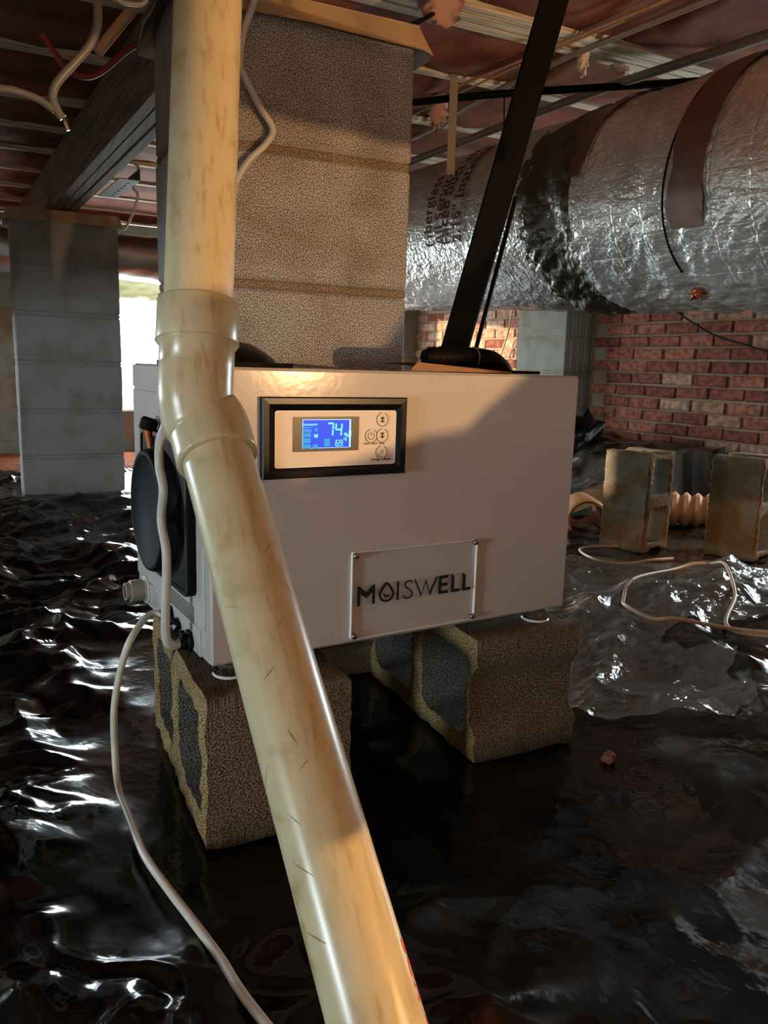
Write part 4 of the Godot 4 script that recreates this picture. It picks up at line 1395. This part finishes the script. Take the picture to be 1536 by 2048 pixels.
# ---------------------------------------------------------------- the white drain pipe in front
func pvc_pipe() -> void:
	var o := thing("pvc_pipe", "scuffed ivory plastic pipe slanting down across the dehumidifier's front left corner", "pipe")
	var u0 := Vector3(0.022, 1.45, 0.02)
	var u1 := Vector3(-0.051, 0.630, 0.200)
	var k0 := Vector3(-0.053, 0.572, 0.215)
	var l0 := Vector3(-0.046, 0.514, 0.239)
	var l1 := Vector3(-0.0165, 0.185, 0.546)
	var ld := (l1 - l0).normalized()
	var l2 := l0 + ld * ((0.036 - l0.y) / ld.y)
	var ud := (u1 - u0).normalized()
	var r := 0.0302
	put("upper_pipe", tube_mesh(PackedVector3Array([u0, u0.lerp(u1, 0.5), u1 + ud * 0.01]), r, 48), M["pvc"], o)
	put("lower_pipe", tube_mesh(PackedVector3Array([l0, l0.lerp(l2, 0.33), l0.lerp(l2, 0.66), l2]), r, 48), M["pvc"], o)
	# coupling: rim, socket, waist, then the 45 degree bend with its own socket rim
	var s := begin(true)
	var p := PackedVector3Array()
	var rad := []
	var a0 := u1 - ud * 0.012
	for q in [[0.0, 0.0302], [0.0005, 0.0345], [0.002, 0.0357], [0.036, 0.0360], [0.040, 0.0350], [0.042, 0.0328], [0.062, 0.0326]]:
		p.append(a0 + ud * q[0])
		rad.append(q[1])
	tube(s, p, rad, 48, false)
	put("coupling", done(s), M["pvc"], o)
	s = begin(true)
	p = PackedVector3Array()
	rad = []
	var b0 := a0 + ud * 0.055
	var c0 := l0 + ld * 0.010
	var bend := spline([b0, b0 + ud * 0.030, (b0 + ud * 0.045).lerp(c0 - ld * 0.045, 0.5), c0 - ld * 0.034, c0], 6)
	for i in bend.size():
		p.append(bend[i])
		var t := float(i) / (bend.size() - 1)
		rad.append(0.0326 if t < 0.30 else lerpf(0.0326, 0.0352, smoothstep(0.30, 0.55, t)))
	p.append(c0 + ld * 0.0012)
	rad.append(0.0345)
	p.append(c0 + ld * 0.0014)
	rad.append(0.0302)
	tube(s, p, rad, 48, false)
	put("elbow", done(s), M["pvc"], o)
	# socket seam lines and scuffs
	for q in [[a0 + ud * 0.0375, ud, 0.0361], [c0 - ld * 0.030, ld, 0.0350]]:
		var t := begin(true)
		var sideways: Vector3 = q[1].cross(Vector3.RIGHT).normalized()
		var ring := PackedVector3Array()
		for i in 49:
			ring.append(q[0] + sideways.rotated(q[1], TAU * i / 48.0) * (q[2] - 0.0004))
		tube(t, ring, 0.0009, 6, false)
		put("seam", done(t), M["pvc"], o)
	# red print along the pipe, mostly turned away to the right
	var view := Vector3(-0.2, 0.589, 0.925)
	var mid := l0.lerp(l2, 0.75)
	var to_eye := (view - mid)
	to_eye = (to_eye - ld * to_eye.dot(ld)).normalized()
	var rightwards := ld.cross(to_eye).normalized()
	if rightwards.dot(Vector3(0.9, 0, 0.42)) < 0.0:
		rightwards = -rightwards
	var tm := text_mesh("SCH 40 DWV 2 IN. PIPE", 0.011, 0.0004, true)
	var arr := tm.surface_get_arrays(0)
	var bent := bend_text(tm, func(x: float, y: float, z: float) -> Vector3:
		var along := 0.335 - x * 1.35
		var ang := 1.22 + y / r
		return l0 + ld * (0.14 + 0.30 - along + 0.30) + (to_eye * cos(ang) + rightwards * sin(ang)) * (r + 0.0001 + z * 0.3))
	put("red_lettering", bent, M["pvc_print"], o)
	var rng := RandomNumberGenerator.new()
	rng.seed = 8
	for k in 16:
		var t := begin()
		var at := rng.randf_range(0.08, 0.56)
		var ang := rng.randf_range(-1.1, 1.0)
		var len := rng.randf_range(0.004, 0.016)
		var da := rng.randf_range(-0.5, 0.5)
		var w := rng.randf_range(0.0004, 0.0011)
		var q := []
		for i in 5:
			var f := i / 4.0
			var dir := to_eye * cos(ang + da * f) + rightwards * sin(ang + da * f)
			q.append([l0 + ld * (at + len * f) + dir * (r + 0.00015), dir])
		for i in 4:
			var e := ld.cross(q[i][1]).normalized() * w * (1.0 - absf(i - 1.5) * 0.4)
			quad(t, q[i][0] - e, q[i + 1][0] - e, q[i + 1][0] + e, q[i][0] + e)
		put("scuff_mark", done(t), M["scuff"], o)


# every point of a lettering mesh moved by f(x, y, z)
func bend_text(tm: TextMesh, f: Callable) -> ArrayMesh:
	var arr := tm.surface_get_arrays(0)
	var v: PackedVector3Array = arr[Mesh.ARRAY_VERTEX]
	var bb := tm.get_aabb()
	var s := begin()
	var idx: PackedInt32Array = arr[Mesh.ARRAY_INDEX] if arr[Mesh.ARRAY_INDEX] != null else PackedInt32Array(range(v.size()))
	for i in idx:
		var p := v[i]
		s.add_vertex(f.call(p.x - bb.position.x, p.y - bb.position.y, p.z))
	return done(s)


# ---------------------------------------------------------------- foil-wrapped ducts
func duct_axis(z: float) -> Vector3:
	return Vector3(1.264 + 0.027 * (z + 1.0), 1.019 - 0.049 * (z + 1.0), z)


# a wrapped length between z0 and z1; prof: [share of the length, radius factor, twist of the far edge]
func duct_skin(z0: float, z1: float, r: float, prof: Callable, wrinkle: float, seed_: int, nz := 70, na := 150) -> ArrayMesh:
	var n := noise(seed_, 1.0, 3)
	var w := noise(seed_ + 1, 1.0, 3, FastNoiseLite.TYPE_SIMPLEX_SMOOTH, true)
	var v := PackedVector3Array()
	var uv := PackedVector2Array()
	for i in nz + 1:
		var t := float(i) / nz
		for k in na + 1:
			var a := TAU * k / na
			# cut of the ends is not quite square
			var z := lerpf(z0, z1, t)
			var low := clampf(-sin(a), 0.0, 1.0)
			var ca := cos(a)
			var sa := sin(a)
			var rr: float = r * prof.call(t, a)
			rr += wrinkle * (0.6 * w.get_noise_3d(ca * 2.2 * 3.0 + z * 3.0, sa * 2.2 * 3.0, z * 11.0 + a * 2.0) + 0.5 * n.get_noise_3d(ca * 4.0, sa * 4.0, z * 5.0)) * (0.35 + 0.65 * low)
			var c := duct_axis(z)
			v.append(c + Vector3(ca, sa, 0) * rr)
			uv.append(Vector2(a * r, z) * 0.42)
	var idx := PackedInt32Array()
	for i in nz:
		for k in na:
			var a := i * (na + 1) + k
			for q in [a, a + na + 1, a + na + 2, a, a + na + 2, a + 1]:
				idx.append(q)
	return grid_mesh(v, uv, idx, na + 1)


func grid_mesh(v: PackedVector3Array, uv: PackedVector2Array, idx: PackedInt32Array, row: int) -> ArrayMesh:
	var nrm := PackedVector3Array()
	nrm.resize(v.size())
	for i in range(0, idx.size(), 3):
		var q := (v[idx[i + 2]] - v[idx[i]]).cross(v[idx[i + 1]] - v[idx[i]])
		for k in 3:
			nrm[idx[i + k]] += q
	# close the seam
	for i in range(0, v.size(), row):
		var e := nrm[i] + nrm[i + row - 1]
		nrm[i] = e
		nrm[i + row - 1] = e
	for i in nrm.size():
		nrm[i] = nrm[i].normalized()
	var arr := []
	arr.resize(Mesh.ARRAY_MAX)
	arr[Mesh.ARRAY_VERTEX] = v
	arr[Mesh.ARRAY_NORMAL] = nrm
	arr[Mesh.ARRAY_TEX_UV] = uv
	arr[Mesh.ARRAY_TANGENT] = null
	arr[Mesh.ARRAY_INDEX] = idx
	var am := ArrayMesh.new()
	am.add_surface_from_arrays(Mesh.PRIMITIVE_TRIANGLES, arr)
	return am


func foil_ducts() -> void:
	var o := thing("foil_duct", "large silver foil-wrapped air duct hanging at the right under the joists", "duct")
	var straight := func(t: float, a: float) -> float:
		return 1.0 + 0.010 * sin(t * 21.0) - 0.012 * exp(-t * 26.0)
	put("far_sleeve", duct_skin(-0.90, -3.3, 0.25, straight, 0.010, 501, 120), M["foil"], o)
	# dark crumpled collar with loose, flapping edges
	var crumple := func(t: float, a: float) -> float:
		return 0.972 + 0.045 * sin(PI * t) * (0.5 + 0.5 * sin(a * 3.0 + 1.0)) + 0.02 * sin(t * 9.0 + a * 2.0)
	put("joint_collar", duct_skin(-0.685, -0.945, 0.25, crumple, 0.022, 511, 44, 180), M["foil_dark"], o)
	var near := func(t: float, a: float) -> float:
		return 1.012 + 0.018 * exp(-pow((t - 0.985) * 30.0, 2.0)) - 0.026 * exp(-pow((t - 0.762) * 50.0, 2.0)) + 0.020 * exp(-pow((t - 0.80) * 40.0, 2.0)) + 0.012 * exp(-pow((t - 0.72) * 40.0, 2.0)) + 0.008 * sin(t * 13.0)
	put("near_sleeve", duct_skin(0.55, -0.705, 0.25, near, 0.011, 521, 150, 190), M["foil"], o)
	# tape bands over the seams
	var band := func(z0: float, z1: float, a0: float, a1: float, r: float, seed_: int) -> ArrayMesh:
		var s := begin(true)
		var n := noise(seed_, 1.0, 3)
		var f := func(i: int, k: int) -> Vector3:
			var a := lerpf(a0, a1, i / 60.0)
			var z := lerpf(z0, z1, k / 6.0) + 0.012 * n.get_noise_2d(a * 2.0, k * 0.3)
			return duct_axis(z) + Vector3(cos(a), sin(a), 0) * (r + 0.004 * n.get_noise_3d(a * 4.0, z * 14.0, 1.0))
		for i in 60:
			for k in 6:
				quad(s, f.call(i, k), f.call(i, k + 1), f.call(i + 1, k + 1), f.call(i + 1, k))
		return done(s)
	put("brown_tape", band.call(-0.385, -0.30, 0.75, 3.55, 0.2625, 531), M["foil_tape"], o)
	put("brown_tape", band.call(-0.715, -0.665, 0.9, 3.0, 0.2630, 533), M["foil_tape"], o)
	put("wire_knot", lump(Vector3(0.012, 0.010, 0.012), 77, 0.9), M["copper"], o, duct_axis(-0.41) + Vector3(-0.130, -0.225, 0))
	var wire := begin(true)
	var ring := PackedVector3Array()
	for i in 41:
		var a := lerpf(1.3, 3.95, i / 40.0)
		ring.append(duct_axis(-0.405 + 0.01 * sin(a * 3.0)) + Vector3(cos(a), sin(a), 0) * 0.2545)
	tube(wire, ring, 0.0022, 6)
	put("seam_wire", done(wire), M["rubber"], o)
	# red print reading upwards round the duct
	var words := [["Fiberglass", 0.046, 1.0], ["All Service", 0.046, 1.0], ["Faced Duct Wrap", 0.046, 0.92], ["2.16\" Installed", 0.046, 1.0], ["R 6.0  FSK  75 SQ FT", 0.016, 1.0], ["FHC 25/50  ASTM C 1290", 0.013, 1.0]]
	var zz := -1.41
	for w in words:
		var tm := text_mesh(w[0], w[1], 0.0003, w[1] > 0.03)
		zz += w[1] * 1.12
		var z0 := zz
		var m := bend_text(tm, func(x: float, y: float, z: float) -> Vector3:
			var a := PI + 0.28 - x * 0.72 / 0.25
			return duct_axis(z0 - y) + Vector3(cos(a), sin(a), 0) * (0.2560 + z))
		put("red_lettering", m, M["red_print"], o)
	# a second duct along the back wall
	var b := thing("rear_duct", "grey foil duct running along the back wall above the crawl door", "duct", Vector3(0, 1.19, -4.22), 0.08)
	var s := begin(true)
	var n := noise(541, 1.0, 4)
	var f := func(i: int, k: int) -> Vector3:
		var x: float = lerpf(-2.0, 1.35, i / 90.0)
		var a := TAU * (k % 40) / 40.0
		var r := 0.135 + 0.008 * n.get_noise_3d(x * 6.0, cos(a) * 2.0, sin(a) * 2.0) + 0.008 * exp(-pow((x - 0.62) * 26.0, 2.0))
		return Vector3(x, r * sin(a), r * cos(a))
	for i in 90:
		for k in 40:
			quad(s, f.call(i, k), f.call(i + 1, k), f.call(i + 1, k + 1), f.call(i, k + 1))
	var dm := mat(Color(0.66, 0.66, 0.64), 0.35, 0.85)
	put("sleeve", done(s), dm, b)
	# a light blocker added unseen along the left side, shaped as a duct; it keeps the vents' daylight off the girder
	var ld := thing("blocker_duct", "added unseen duct along the left side that blocks vent daylight", "duct", Vector3(-1.25, 0.93, -1.6))
	s = begin(true)
	tube(s, PackedVector3Array([Vector3(0, 0, -2.6), Vector3(0, 0, -1.0), Vector3(0, 0, 0.6), Vector3(0, 0, 3.5)]), 0.28, 48)
	put("sleeve", done(s), dm, ld)
	# the curled plastic flap that hangs over the crawl door
	var fl := thing("plastic_flap", "pale curled plastic flap hanging over the top of the bright crawl door", "plastic flap", Vector3(0.53, 1.075, -4.36), 0.10)
	s = begin(true)
	var g2 := func(i: int, k: int) -> Vector3:
		var t := k / 10.0
		return Vector3(lerpf(-0.5, 0.5, i / 40.0), -0.115 * t + 0.012 * n.get_noise_2d(i * 0.11, k * 0.1), 0.03 * sin(t * PI) + 0.03 * n.get_noise_2d(i * 0.25 + k * 0.2, k * 0.2))
	for i in 40:
		for k in 10:
			quad(s, g2.call(i, k), g2.call(i, k + 1), g2.call(i + 1, k + 1), g2.call(i + 1, k))
	var fm := mat(Color(0.80, 0.78, 0.62), 0.5)
	fm.backlight_enabled = true
	fm.backlight = Color(0.5, 0.48, 0.36)
	put("sheet", done(s), fm, fl)


# ---------------------------------------------------------------- pipes, wires and straps under the joists
func overhead_pipes() -> void:
	var pipe := func(called: String, label: String, cat: String, pts: Array, r: float, m: String, sub := 6) -> Node3D:
		return tag(put(called, tube_mesh(spline(pts, sub), r, 14), M[m]), label, cat)
	pipe.call("conduit", "grey metal conduit running under the joists above the foil duct", "conduit", [Vector3(1.13, 1.36, -2.65), Vector3(1.205, 1.36, -1.945), Vector3(1.258, 1.36, -1.42), Vector3(1.306, 1.36, -0.989), Vector3(1.398, 1.36, -0.517), Vector3(1.46, 1.36, -0.1)], 0.0125, "strap")
	pipe.call("tan_cable", "thick grey-tan cable bowing under the joists left of the conduit", "cable", [Vector3(0.93, 1.345, -2.1), Vector3(1.055, 1.345, -1.60), Vector3(1.08, 1.37, -1.28), Vector3(1.12, 1.385, -0.95), Vector3(1.175, 1.375, -0.47), Vector3(1.22, 1.37, -0.1)], 0.008, "strap")
	pipe.call("thin_cable", "thin tan cable strung nearest to the pier's top right", "cable", [Vector3(0.90, 1.37, -1.62), Vector3(0.965, 1.375, -1.25), Vector3(1.03, 1.38, -0.95), Vector3(1.09, 1.385, -0.66), Vector3(1.13, 1.38, -0.40)], 0.0038, "cord_tan")
	pipe.call("thin_cable", "thinner tan wire crossing just below the other thin cable", "cable", [Vector3(0.93, 1.355, -1.66), Vector3(0.985, 1.365, -1.28), Vector3(1.04, 1.377, -0.96), Vector3(1.10, 1.382, -0.66)], 0.0026, "cord_tan")
	pipe.call("black_pipe", "black pipe crossing almost level between pier and foil duct", "pipe", [Vector3(0.80, 1.35, -1.42), Vector3(0.895, 1.35, -1.31), Vector3(1.069, 1.35, -1.126), Vector3(1.421, 1.35, -0.825), Vector3(1.6, 1.35, -0.66)], 0.010, "rubber")
	pipe.call("black_wire", "short black wire running from the pier's top to the joists", "wire", [Vector3(0.46, 1.19, -0.50), Vector3(0.60, 1.30, -0.70), Vector3(0.69, 1.37, -0.80)], 0.0045, "rubber")
	pipe.call("hanger_wire", "thin black hanger wire beside the black bar's left side", "wire", [Vector3(1.14, 1.43, -1.22), Vector3(1.16, 1.30, -1.24), Vector3(1.175, 1.25, -1.26)], 0.0022, "rubber", 3)
	# flat hanger strap
	var s := begin()
	box(s, Vector3(0, -0.12, 0), Vector3(0.026, 0.26, 0.0012), 0.0003)
	box(s, Vector3(0, 0.015, -0.012), Vector3(0.026, 0.0012, 0.026), 0.0003)
	tag(put("hanger_strap", done(s), M["strap"], self, Vector3(0.957, 1.385, -1.19)), "pale flat hanger strap dropping from the joist right of the pier", "strap")
	# the long black bar that leans behind the rubber elbow, and the rod beside it
	var a := Vector3(0.512, 0.588, -0.352)
	var b := Vector3(0.738, 1.40, -0.352)
	var dir := (b - a).normalized()
	var face := Vector3(-0.42, 0.0, 0.91)
	var side := dir.cross(face).normalized()
	var xf := Transform3D(Basis(side, dir, side.cross(dir)), a)
	s = begin()
	box(s, Vector3(0, a.distance_to(b) / 2, 0), Vector3(0.050, a.distance_to(b), 0.012), 0.003, xf)
	tag(put("black_bar", done(s), M["rubber"]), "long flat black bar leaning from the dehumidifier up to the joists", "bar")
	tag(put("black_rod", tube_mesh(PackedVector3Array([Vector3(0.562, 0.588, -0.36), Vector3(0.640, 0.90, -0.36)]), 0.0042, 10), M["rubber"]), "thin black rod standing close beside the leaning black bar", "rod")
	# loose cables at the upper left
	var c := thing("hanging_cable", "curled grey cable with a bare bright metal end, hanging top left", "cable")
	put("sheath", tube_mesh(spline([Vector3(-0.06, 1.42, -0.2), Vector3(-0.085, 1.12, -0.2), Vector3(-0.087, 1.022, -0.2), Vector3(-0.088, 0.994, -0.2), Vector3(-0.098, 0.969, -0.2), Vector3(-0.116, 0.946, -0.2), Vector3(-0.137, 0.92, -0.2), Vector3(-0.143, 0.902, -0.2), Vector3(-0.137, 0.886, -0.2), Vector3(-0.132, 0.880, -0.2)], 8), 0.0052, 12), M["cable_shaded"], c)
	put("bare_end", tube_mesh(spline([Vector3(-0.136, 0.882, -0.2), Vector3(-0.131, 0.880, -0.199), Vector3(-0.129, 0.874, -0.198), Vector3(-0.1265, 0.866, -0.198)], 4), 0.0024, 8), M["chrome"], c)
	pipe.call("hanging_cable", "second shade-darkened grey cable arching in from the left edge", "cable", [Vector3(-0.50, 0.84, -0.22), Vector3(-0.30, 0.90, -0.21), Vector3(-0.201, 0.903, -0.2), Vector3(-0.179, 0.902, -0.2), Vector3(-0.158, 0.897, -0.2), Vector3(-0.141, 0.887, -0.2)], 0.0046, "cable_shaded")
	pipe.call("red_cable", "dull red cable looping below the dark girder top left", "cable", [Vector3(-0.12, 1.21, -0.9), Vector3(-0.085, 1.16, -0.9), Vector3(-0.05, 1.145, -0.9), Vector3(-0.016, 1.158, -0.9), Vector3(0.033, 1.204, -0.9), Vector3(0.073, 1.239, -0.9), Vector3(0.11, 1.30, -0.9)], 0.006, "cord_red")
	pipe.call("stick", "dim tan stick slanting up beside the girder top left", "stick", [Vector3(-0.05, 1.095, -0.6), Vector3(0.03, 1.20, -0.6), Vector3(0.13, 1.33, -0.6)], 0.009, "cord_tan", 2)
	pipe.call("wire_loop", "small pale wire loop at the very top edge, left of the pipe", "wire", [Vector3(-0.06, 1.10, -0.3), Vector3(-0.051, 1.068, -0.3), Vector3(-0.035, 1.064, -0.3), Vector3(-0.015, 1.07, -0.3), Vector3(-0.008, 1.10, -0.3)], 0.003, "cord")
	pipe.call("white_cord", "crooked white cord dangling between the far left pier and the near pier", "cord", [Vector3(0.235, 1.375, -2.5), Vector3(0.249, 1.352, -2.5), Vector3(0.275, 1.337, -2.5), Vector3(0.273, 1.305, -2.5), Vector3(0.256, 1.257, -2.5), Vector3(0.272, 1.228, -2.5), Vector3(0.252, 1.162, -2.5), Vector3(0.228, 1.112, -2.5), Vector3(0.21, 1.092, -2.5)], 0.0055, "cord")


# ---------------------------------------------------------------- cords of the dehumidifier
func cords() -> void:
	var p := [on_unit(-0.012, 0.047, -0.163), Vector3(-0.045, 0.243, -0.166), Vector3(-0.062, 0.236, -0.150), Vector3(-0.082, 0.215, -0.128), Vector3(-0.093, 0.168, -0.142), Vector3(-0.1, 0.114, -0.155), Vector3(-0.1, 0.050, -0.165), Vector3(-0.101, 0.016, -0.122), Vector3(-0.096, 0.012, -0.051), Vector3(-0.09, 0.014, 0.041), Vector3(-0.075, 0.018, 0.124), Vector3(-0.059, 0.014, 0.182), Vector3(-0.046, 0.014, 0.24), Vector3(-0.032, 0.014, 0.316), Vector3(0.02, 0.012, 0.5)]
	tag(put("power_cord", tube_mesh(spline(p, 8), 0.0048, 14), M["cord"]), "white cord arching from the dehumidifier down over the black plastic to the front", "cord")
	var q := [on_unit(-0.014, 0.037, -0.074), on_unit(-0.026, 0.036, -0.068), on_unit(-0.036, 0.046, -0.064), on_unit(-0.038, 0.082, -0.060), on_unit(-0.036, 0.128, -0.058), on_unit(-0.036, 0.166, -0.058), on_unit(-0.036, 0.20, -0.076), on_unit(-0.036, 0.24, -0.064), on_unit(-0.036, 0.268, -0.080), on_unit(-0.036, 0.30, -0.072), on_unit(-0.034, 0.333, -0.036), on_unit(-0.030, 0.372, -0.02), Vector3(0.0, 0.66, -0.12), Vector3(0.09, 0.80, -0.38), Vector3(0.133, 0.858, -0.412), Vector3(0.138, 0.877, -0.413), Vector3(0.158, 0.91, -0.412), Vector3(0.187, 0.94, -0.412), Vector3(0.199, 0.964, -0.412), Vector3(0.178, 0.995, -0.412), Vector3(0.153, 1.035, -0.412), Vector3(0.145, 1.055, -0.412), Vector3(0.149, 1.099, -0.402), Vector3(0.163, 1.144, -0.392), Vector3(0.18, 1.25, -0.38), Vector3(0.2, 1.42, -0.37)]
	tag(put("power_cord", tube_mesh(spline(q, 8), 0.0056, 14), M["cord_grey"]), "greyer cord climbing from the dehumidifier's side up the pier face behind the pipe", "cord")


# ---------------------------------------------------------------- things on the ground at the right
func right_side_things() -> void:
	# looped tan cable lying on the sheets
	var lie := func(x: float, z: float, up := 0.012) -> Vector3:
		return Vector3(x, sheet_height(x, z) + up + 0.014, z)
	var p := [lie.call(1.60, -1.10), lie.call(1.412, -1.052), lie.call(1.30, -0.86), lie.call(1.36, -0.80), lie.call(1.454, -0.784), lie.call(1.55, -0.80)]
	tag(put("floor_cable", tube_mesh(spline(p, 8), 0.0042, 10), M["cord_tan"]), "pale wire wriggling out from behind the dehumidifier toward the standing blocks", "cord")
	p = [lie.call(1.55, -0.10), lie.call(1.265, -0.222), lie.call(1.175, -0.262), lie.call(1.09, -0.315), lie.call(1.061, -0.361), lie.call(1.06, -0.44), lie.call(1.112, -0.512), lie.call(1.22, -0.60), lie.call(1.431, -0.681), lie.call(1.53, -0.70), lie.call(1.575, -0.682), lie.call(1.54, -0.60), lie.call(1.38, -0.42), lie.call(1.20, -0.275), lie.call(1.30, -0.20), lie.call(1.62, -0.02)]
	tag(put("floor_cable", tube_mesh(spline(p, 10), 0.0044, 10), M["cord_tan"]), "tan cable lying in a wide loop on the plastic at the right", "cord")
	# pleated drain pipes behind the standing blocks
	var pleat := func(called: String, label: String, a: Vector3, b: Vector3, r0: float, r1: float, folds: int, m: String) -> void:
		var s := begin(true)
		var n := folds * 6
		var pts := PackedVector3Array()
		var rad := []
		for i in n + 1:
			var t := float(i) / n
			pts.append(a.lerp(b, t))
			rad.append(lerpf(r0, r1, t) * (1.0 + 0.13 * sin(t * folds * TAU)))
		tube(s, pts, rad, 30, false)
		tag(put(called, done(s), M[m]), label, "drain pipe", "pleated drain pipes")
	pleat.call("drain_pipe", "flared pale pleated drain pipe end left of the stained standing block", Vector3(1.85, 0.055, -1.62), Vector3(1.72, 0.045, -1.40), 0.055, 0.075, 7, "drain_hose")
	pleat.call("drain_pipe", "tan pleated drain pipe seen between the two standing blocks", Vector3(1.95, 0.075, -1.52), Vector3(2.30, 0.075, -1.22), 0.062, 0.062, 11, "drain_hose")
	# clay-red board on the ground
	var s := begin()
	box(s, Vector3.ZERO, Vector3(0.62, 0.05, 0.09), 0.004)
	var bd := put("clay_board", done(s), M["block_clay"], self, Vector3(2.05, 0.045, -1.83))
	bd.rotation.y = 0.55
	tag(bd, "clay-orange board lying behind the stained standing block", "board")
	# a crumb of brick on the sheet
	tag(put("brick_crumb", lump(Vector3(0.011, 0.009, 0.010), 61), M["brick3"], self, Vector3(0.606, sheet_height(0.606, 0.04) + 0.007, 0.04)), "small reddish brick crumb on the black plastic before the right block", "crumb")
	# bundle of black plastic by the wall
	tag(put("plastic_bundle", lump(Vector3(0.16, 0.15, 0.16), 67, 0.6), M["black_gloss"], self, Vector3(2.62, 0.17, -2.62)), "crumpled black plastic bundle by the brick wall, right of the dehumidifier", "bundle")
	# wires against the brick wall
	tag(put("wall_wire", tube_mesh(spline([Vector3(2.55, 0.99, -2.15), Vector3(2.6, 0.885, -1.968), Vector3(2.6, 0.805, -1.806), Vector3(2.6, 0.759, -1.687), Vector3(2.6, 0.697, -1.432), Vector3(2.6, 0.62, -1.1)], 6), 0.0045, 8), M["rubber"]), "black wire sagging across the red brick wall at the right edge", "wire")
	tag(put("wall_wire", tube_mesh(spline([Vector3(2.80, 0.98, -3.63), Vector3(2.80, 0.86, -3.66), Vector3(2.79, 0.74, -3.70), Vector3(2.79, 0.655, -3.74), Vector3(2.79, 0.5, -3.74)], 6), 0.006, 8), M["cord_tan"]), "brown wire hanging down the sunlit bricks beside the black bar", "wire")


# ---------------------------------------------------------------- the work lamp and the added shadow casters round it, right of the viewer
func lamp_side_things() -> void:
	var at := Vector3(0.9, 0.63, 1.3)
	var o := thing("work_lamp", "bare warm work lamp bulb on a low stand, right of the viewer", "lamp", Vector3(at.x, 0, at.z))
	put("stand", tube_mesh(PackedVector3Array([Vector3(0, 0.0, 0), Vector3(0, at.y - 0.075, 0)]), 0.009, 12), M["black_plastic"], o)
	put("base", lathe_mesh([Vector2(0, 0), Vector2(0.11, 0), Vector2(0.11, 0.012), Vector2(0.02, 0.02), Vector2(0, 0.02)], 32), M["black_plastic"], o)
	put("socket", lathe_mesh([Vector2(0, -0.08), Vector2(0.017, -0.08), Vector2(0.017, -0.03), Vector2(0, -0.03)], 20), M["rubber"], o, Vector3(0, at.y, 0))
	put("bulb", lathe_mesh([Vector2(0.0, -0.032), Vector2(0.012, -0.030), Vector2(0.016, -0.016), Vector2(0.022, 0.0), Vector2(0.018, 0.014), Vector2(0.009, 0.021), Vector2(0, 0.022)], 24, Transform3D(), true), M["bulb"], o, Vector3(0, at.y, 0))
	var l := OmniLight3D.new()
	l.name = "bulb_light"
	l.light_color = Color(1.0, 0.775, 0.53)
	l.light_energy = 1.85
	l.light_size = 0.01
	l.omni_range = 12.0
	l.omni_attenuation = 2.0
	l.shadow_enabled = true
	o.add_child(l)
	l.position = Vector3(0, at.y, 0)
	# an added unseen card shapes the lamp's shadow on the scene; its outline is measured in degrees from the lamp
	var away_ := Vector3(-sin(deg_to_rad(8.0)), 0, -cos(deg_to_rad(8.0)))
	var acr := Vector3(-away_.z, 0, away_.x)
	var d := 0.65
	var pt := func(az: float, el: float) -> Vector2:
		var h := Vector3(-sin(deg_to_rad(az)), tan(deg_to_rad(el)), -cos(deg_to_rad(az)))
		var k := d / h.dot(away_)
		var q := h * k
		return Vector2(q.dot(acr), q.y)
	var poly := PackedVector2Array()
	for q in [[46.0, -16.0], [50.5, -15.4], [49.0, -3.0], [43.0, 0.5], [40.6, 0.8], [38.0, 0.4], [35.0, -5.0], [31.0, -6.8], [24.0, -5.1], [21.6, -4.9], [20.0, -3.6], [17.6, -1.9], [16.0, -0.6], [14.3, 1.8], [10.0, 7.0], [6.0, 10.8], [-6.0, 11.6], [-42.0, 11.0], [-42.0, -7.0], [-22.0, -10.5], [-17.0, -12.0], [-15.0, -15.0]]:
		poly.append(pt.call(q[0], q[1]))
	var low := Vector2(pt.call(-15.0, -20.0).x, -at.y + 0.004)
	var lowl := Vector2(pt.call(46.0, -14.0).x, -at.y + 0.004)
	poly.append(low)
	poly.append(lowl)
	var xf := Transform3D(Basis(acr, Vector3.UP, -away_), at + away_ * d)
	tag(put("shadow_card", prism_mesh(poly, -0.003, 0.003, xf), M["cardboard"]), "added unseen card cut to cast the shadow on the dehumidifier", "cardboard")
	# an added low board keeps lamplight off the floor at the right
	var sl := begin()
	var bl: Vector2 = pt.call(-16.0, -16.0)
	box(sl, Vector3(bl.x + 0.2, (-at.y + bl.y) / 2, 0.0), Vector3(0.4, at.y + bl.y - 0.01, 0.03), 0.003, xf)
	tag(put("blocker_board", done(sl), M["board"]), "added unseen board beside the shadow card, keeping lamplight off the floor", "board")
	# an added unseen lath throws the band of shade on the pier
	var s := begin()
	d = 0.85
	xf.origin = at + away_ * d
	var pt2 := func(az: float) -> float:
		return d * tan(deg_to_rad(8.0 - az))
	var z0: float = d * tan(deg_to_rad(11.0))
	var z1: float = d * tan(deg_to_rad(15.6))
	var x0: float = pt2.call(37.5)
	var x1: float = pt2.call(10.0)
	# its height over the lamp grows towards the ends as the distance does
	for i in 12:
		var xa := lerpf(x0, x1, i / 12.0)
		var xb := lerpf(x0, x1, (i + 1) / 12.0)
		var ka := sqrt(d * d + xa * xa) / d
		var kb := sqrt(d * d + xb * xb) / d
		prism(s, PackedVector2Array([Vector2(xa, z0 * ka), Vector2(xb, z0 * kb), Vector2(xb, z1 * kb), Vector2(xa, z1 * ka)]), -0.004, 0.004, xf)
	box(s, Vector3((x0 + x1) / 2 + 0.05, (1.40 - at.y + z1) / 2, 0.0), Vector3(0.004, 1.40 - at.y - z1, 0.004), 0.0, xf)
	tag(put("shade_lath", done(s), M["board"]), "added unseen lath bent to cast a band of shade on the pier", "lath")
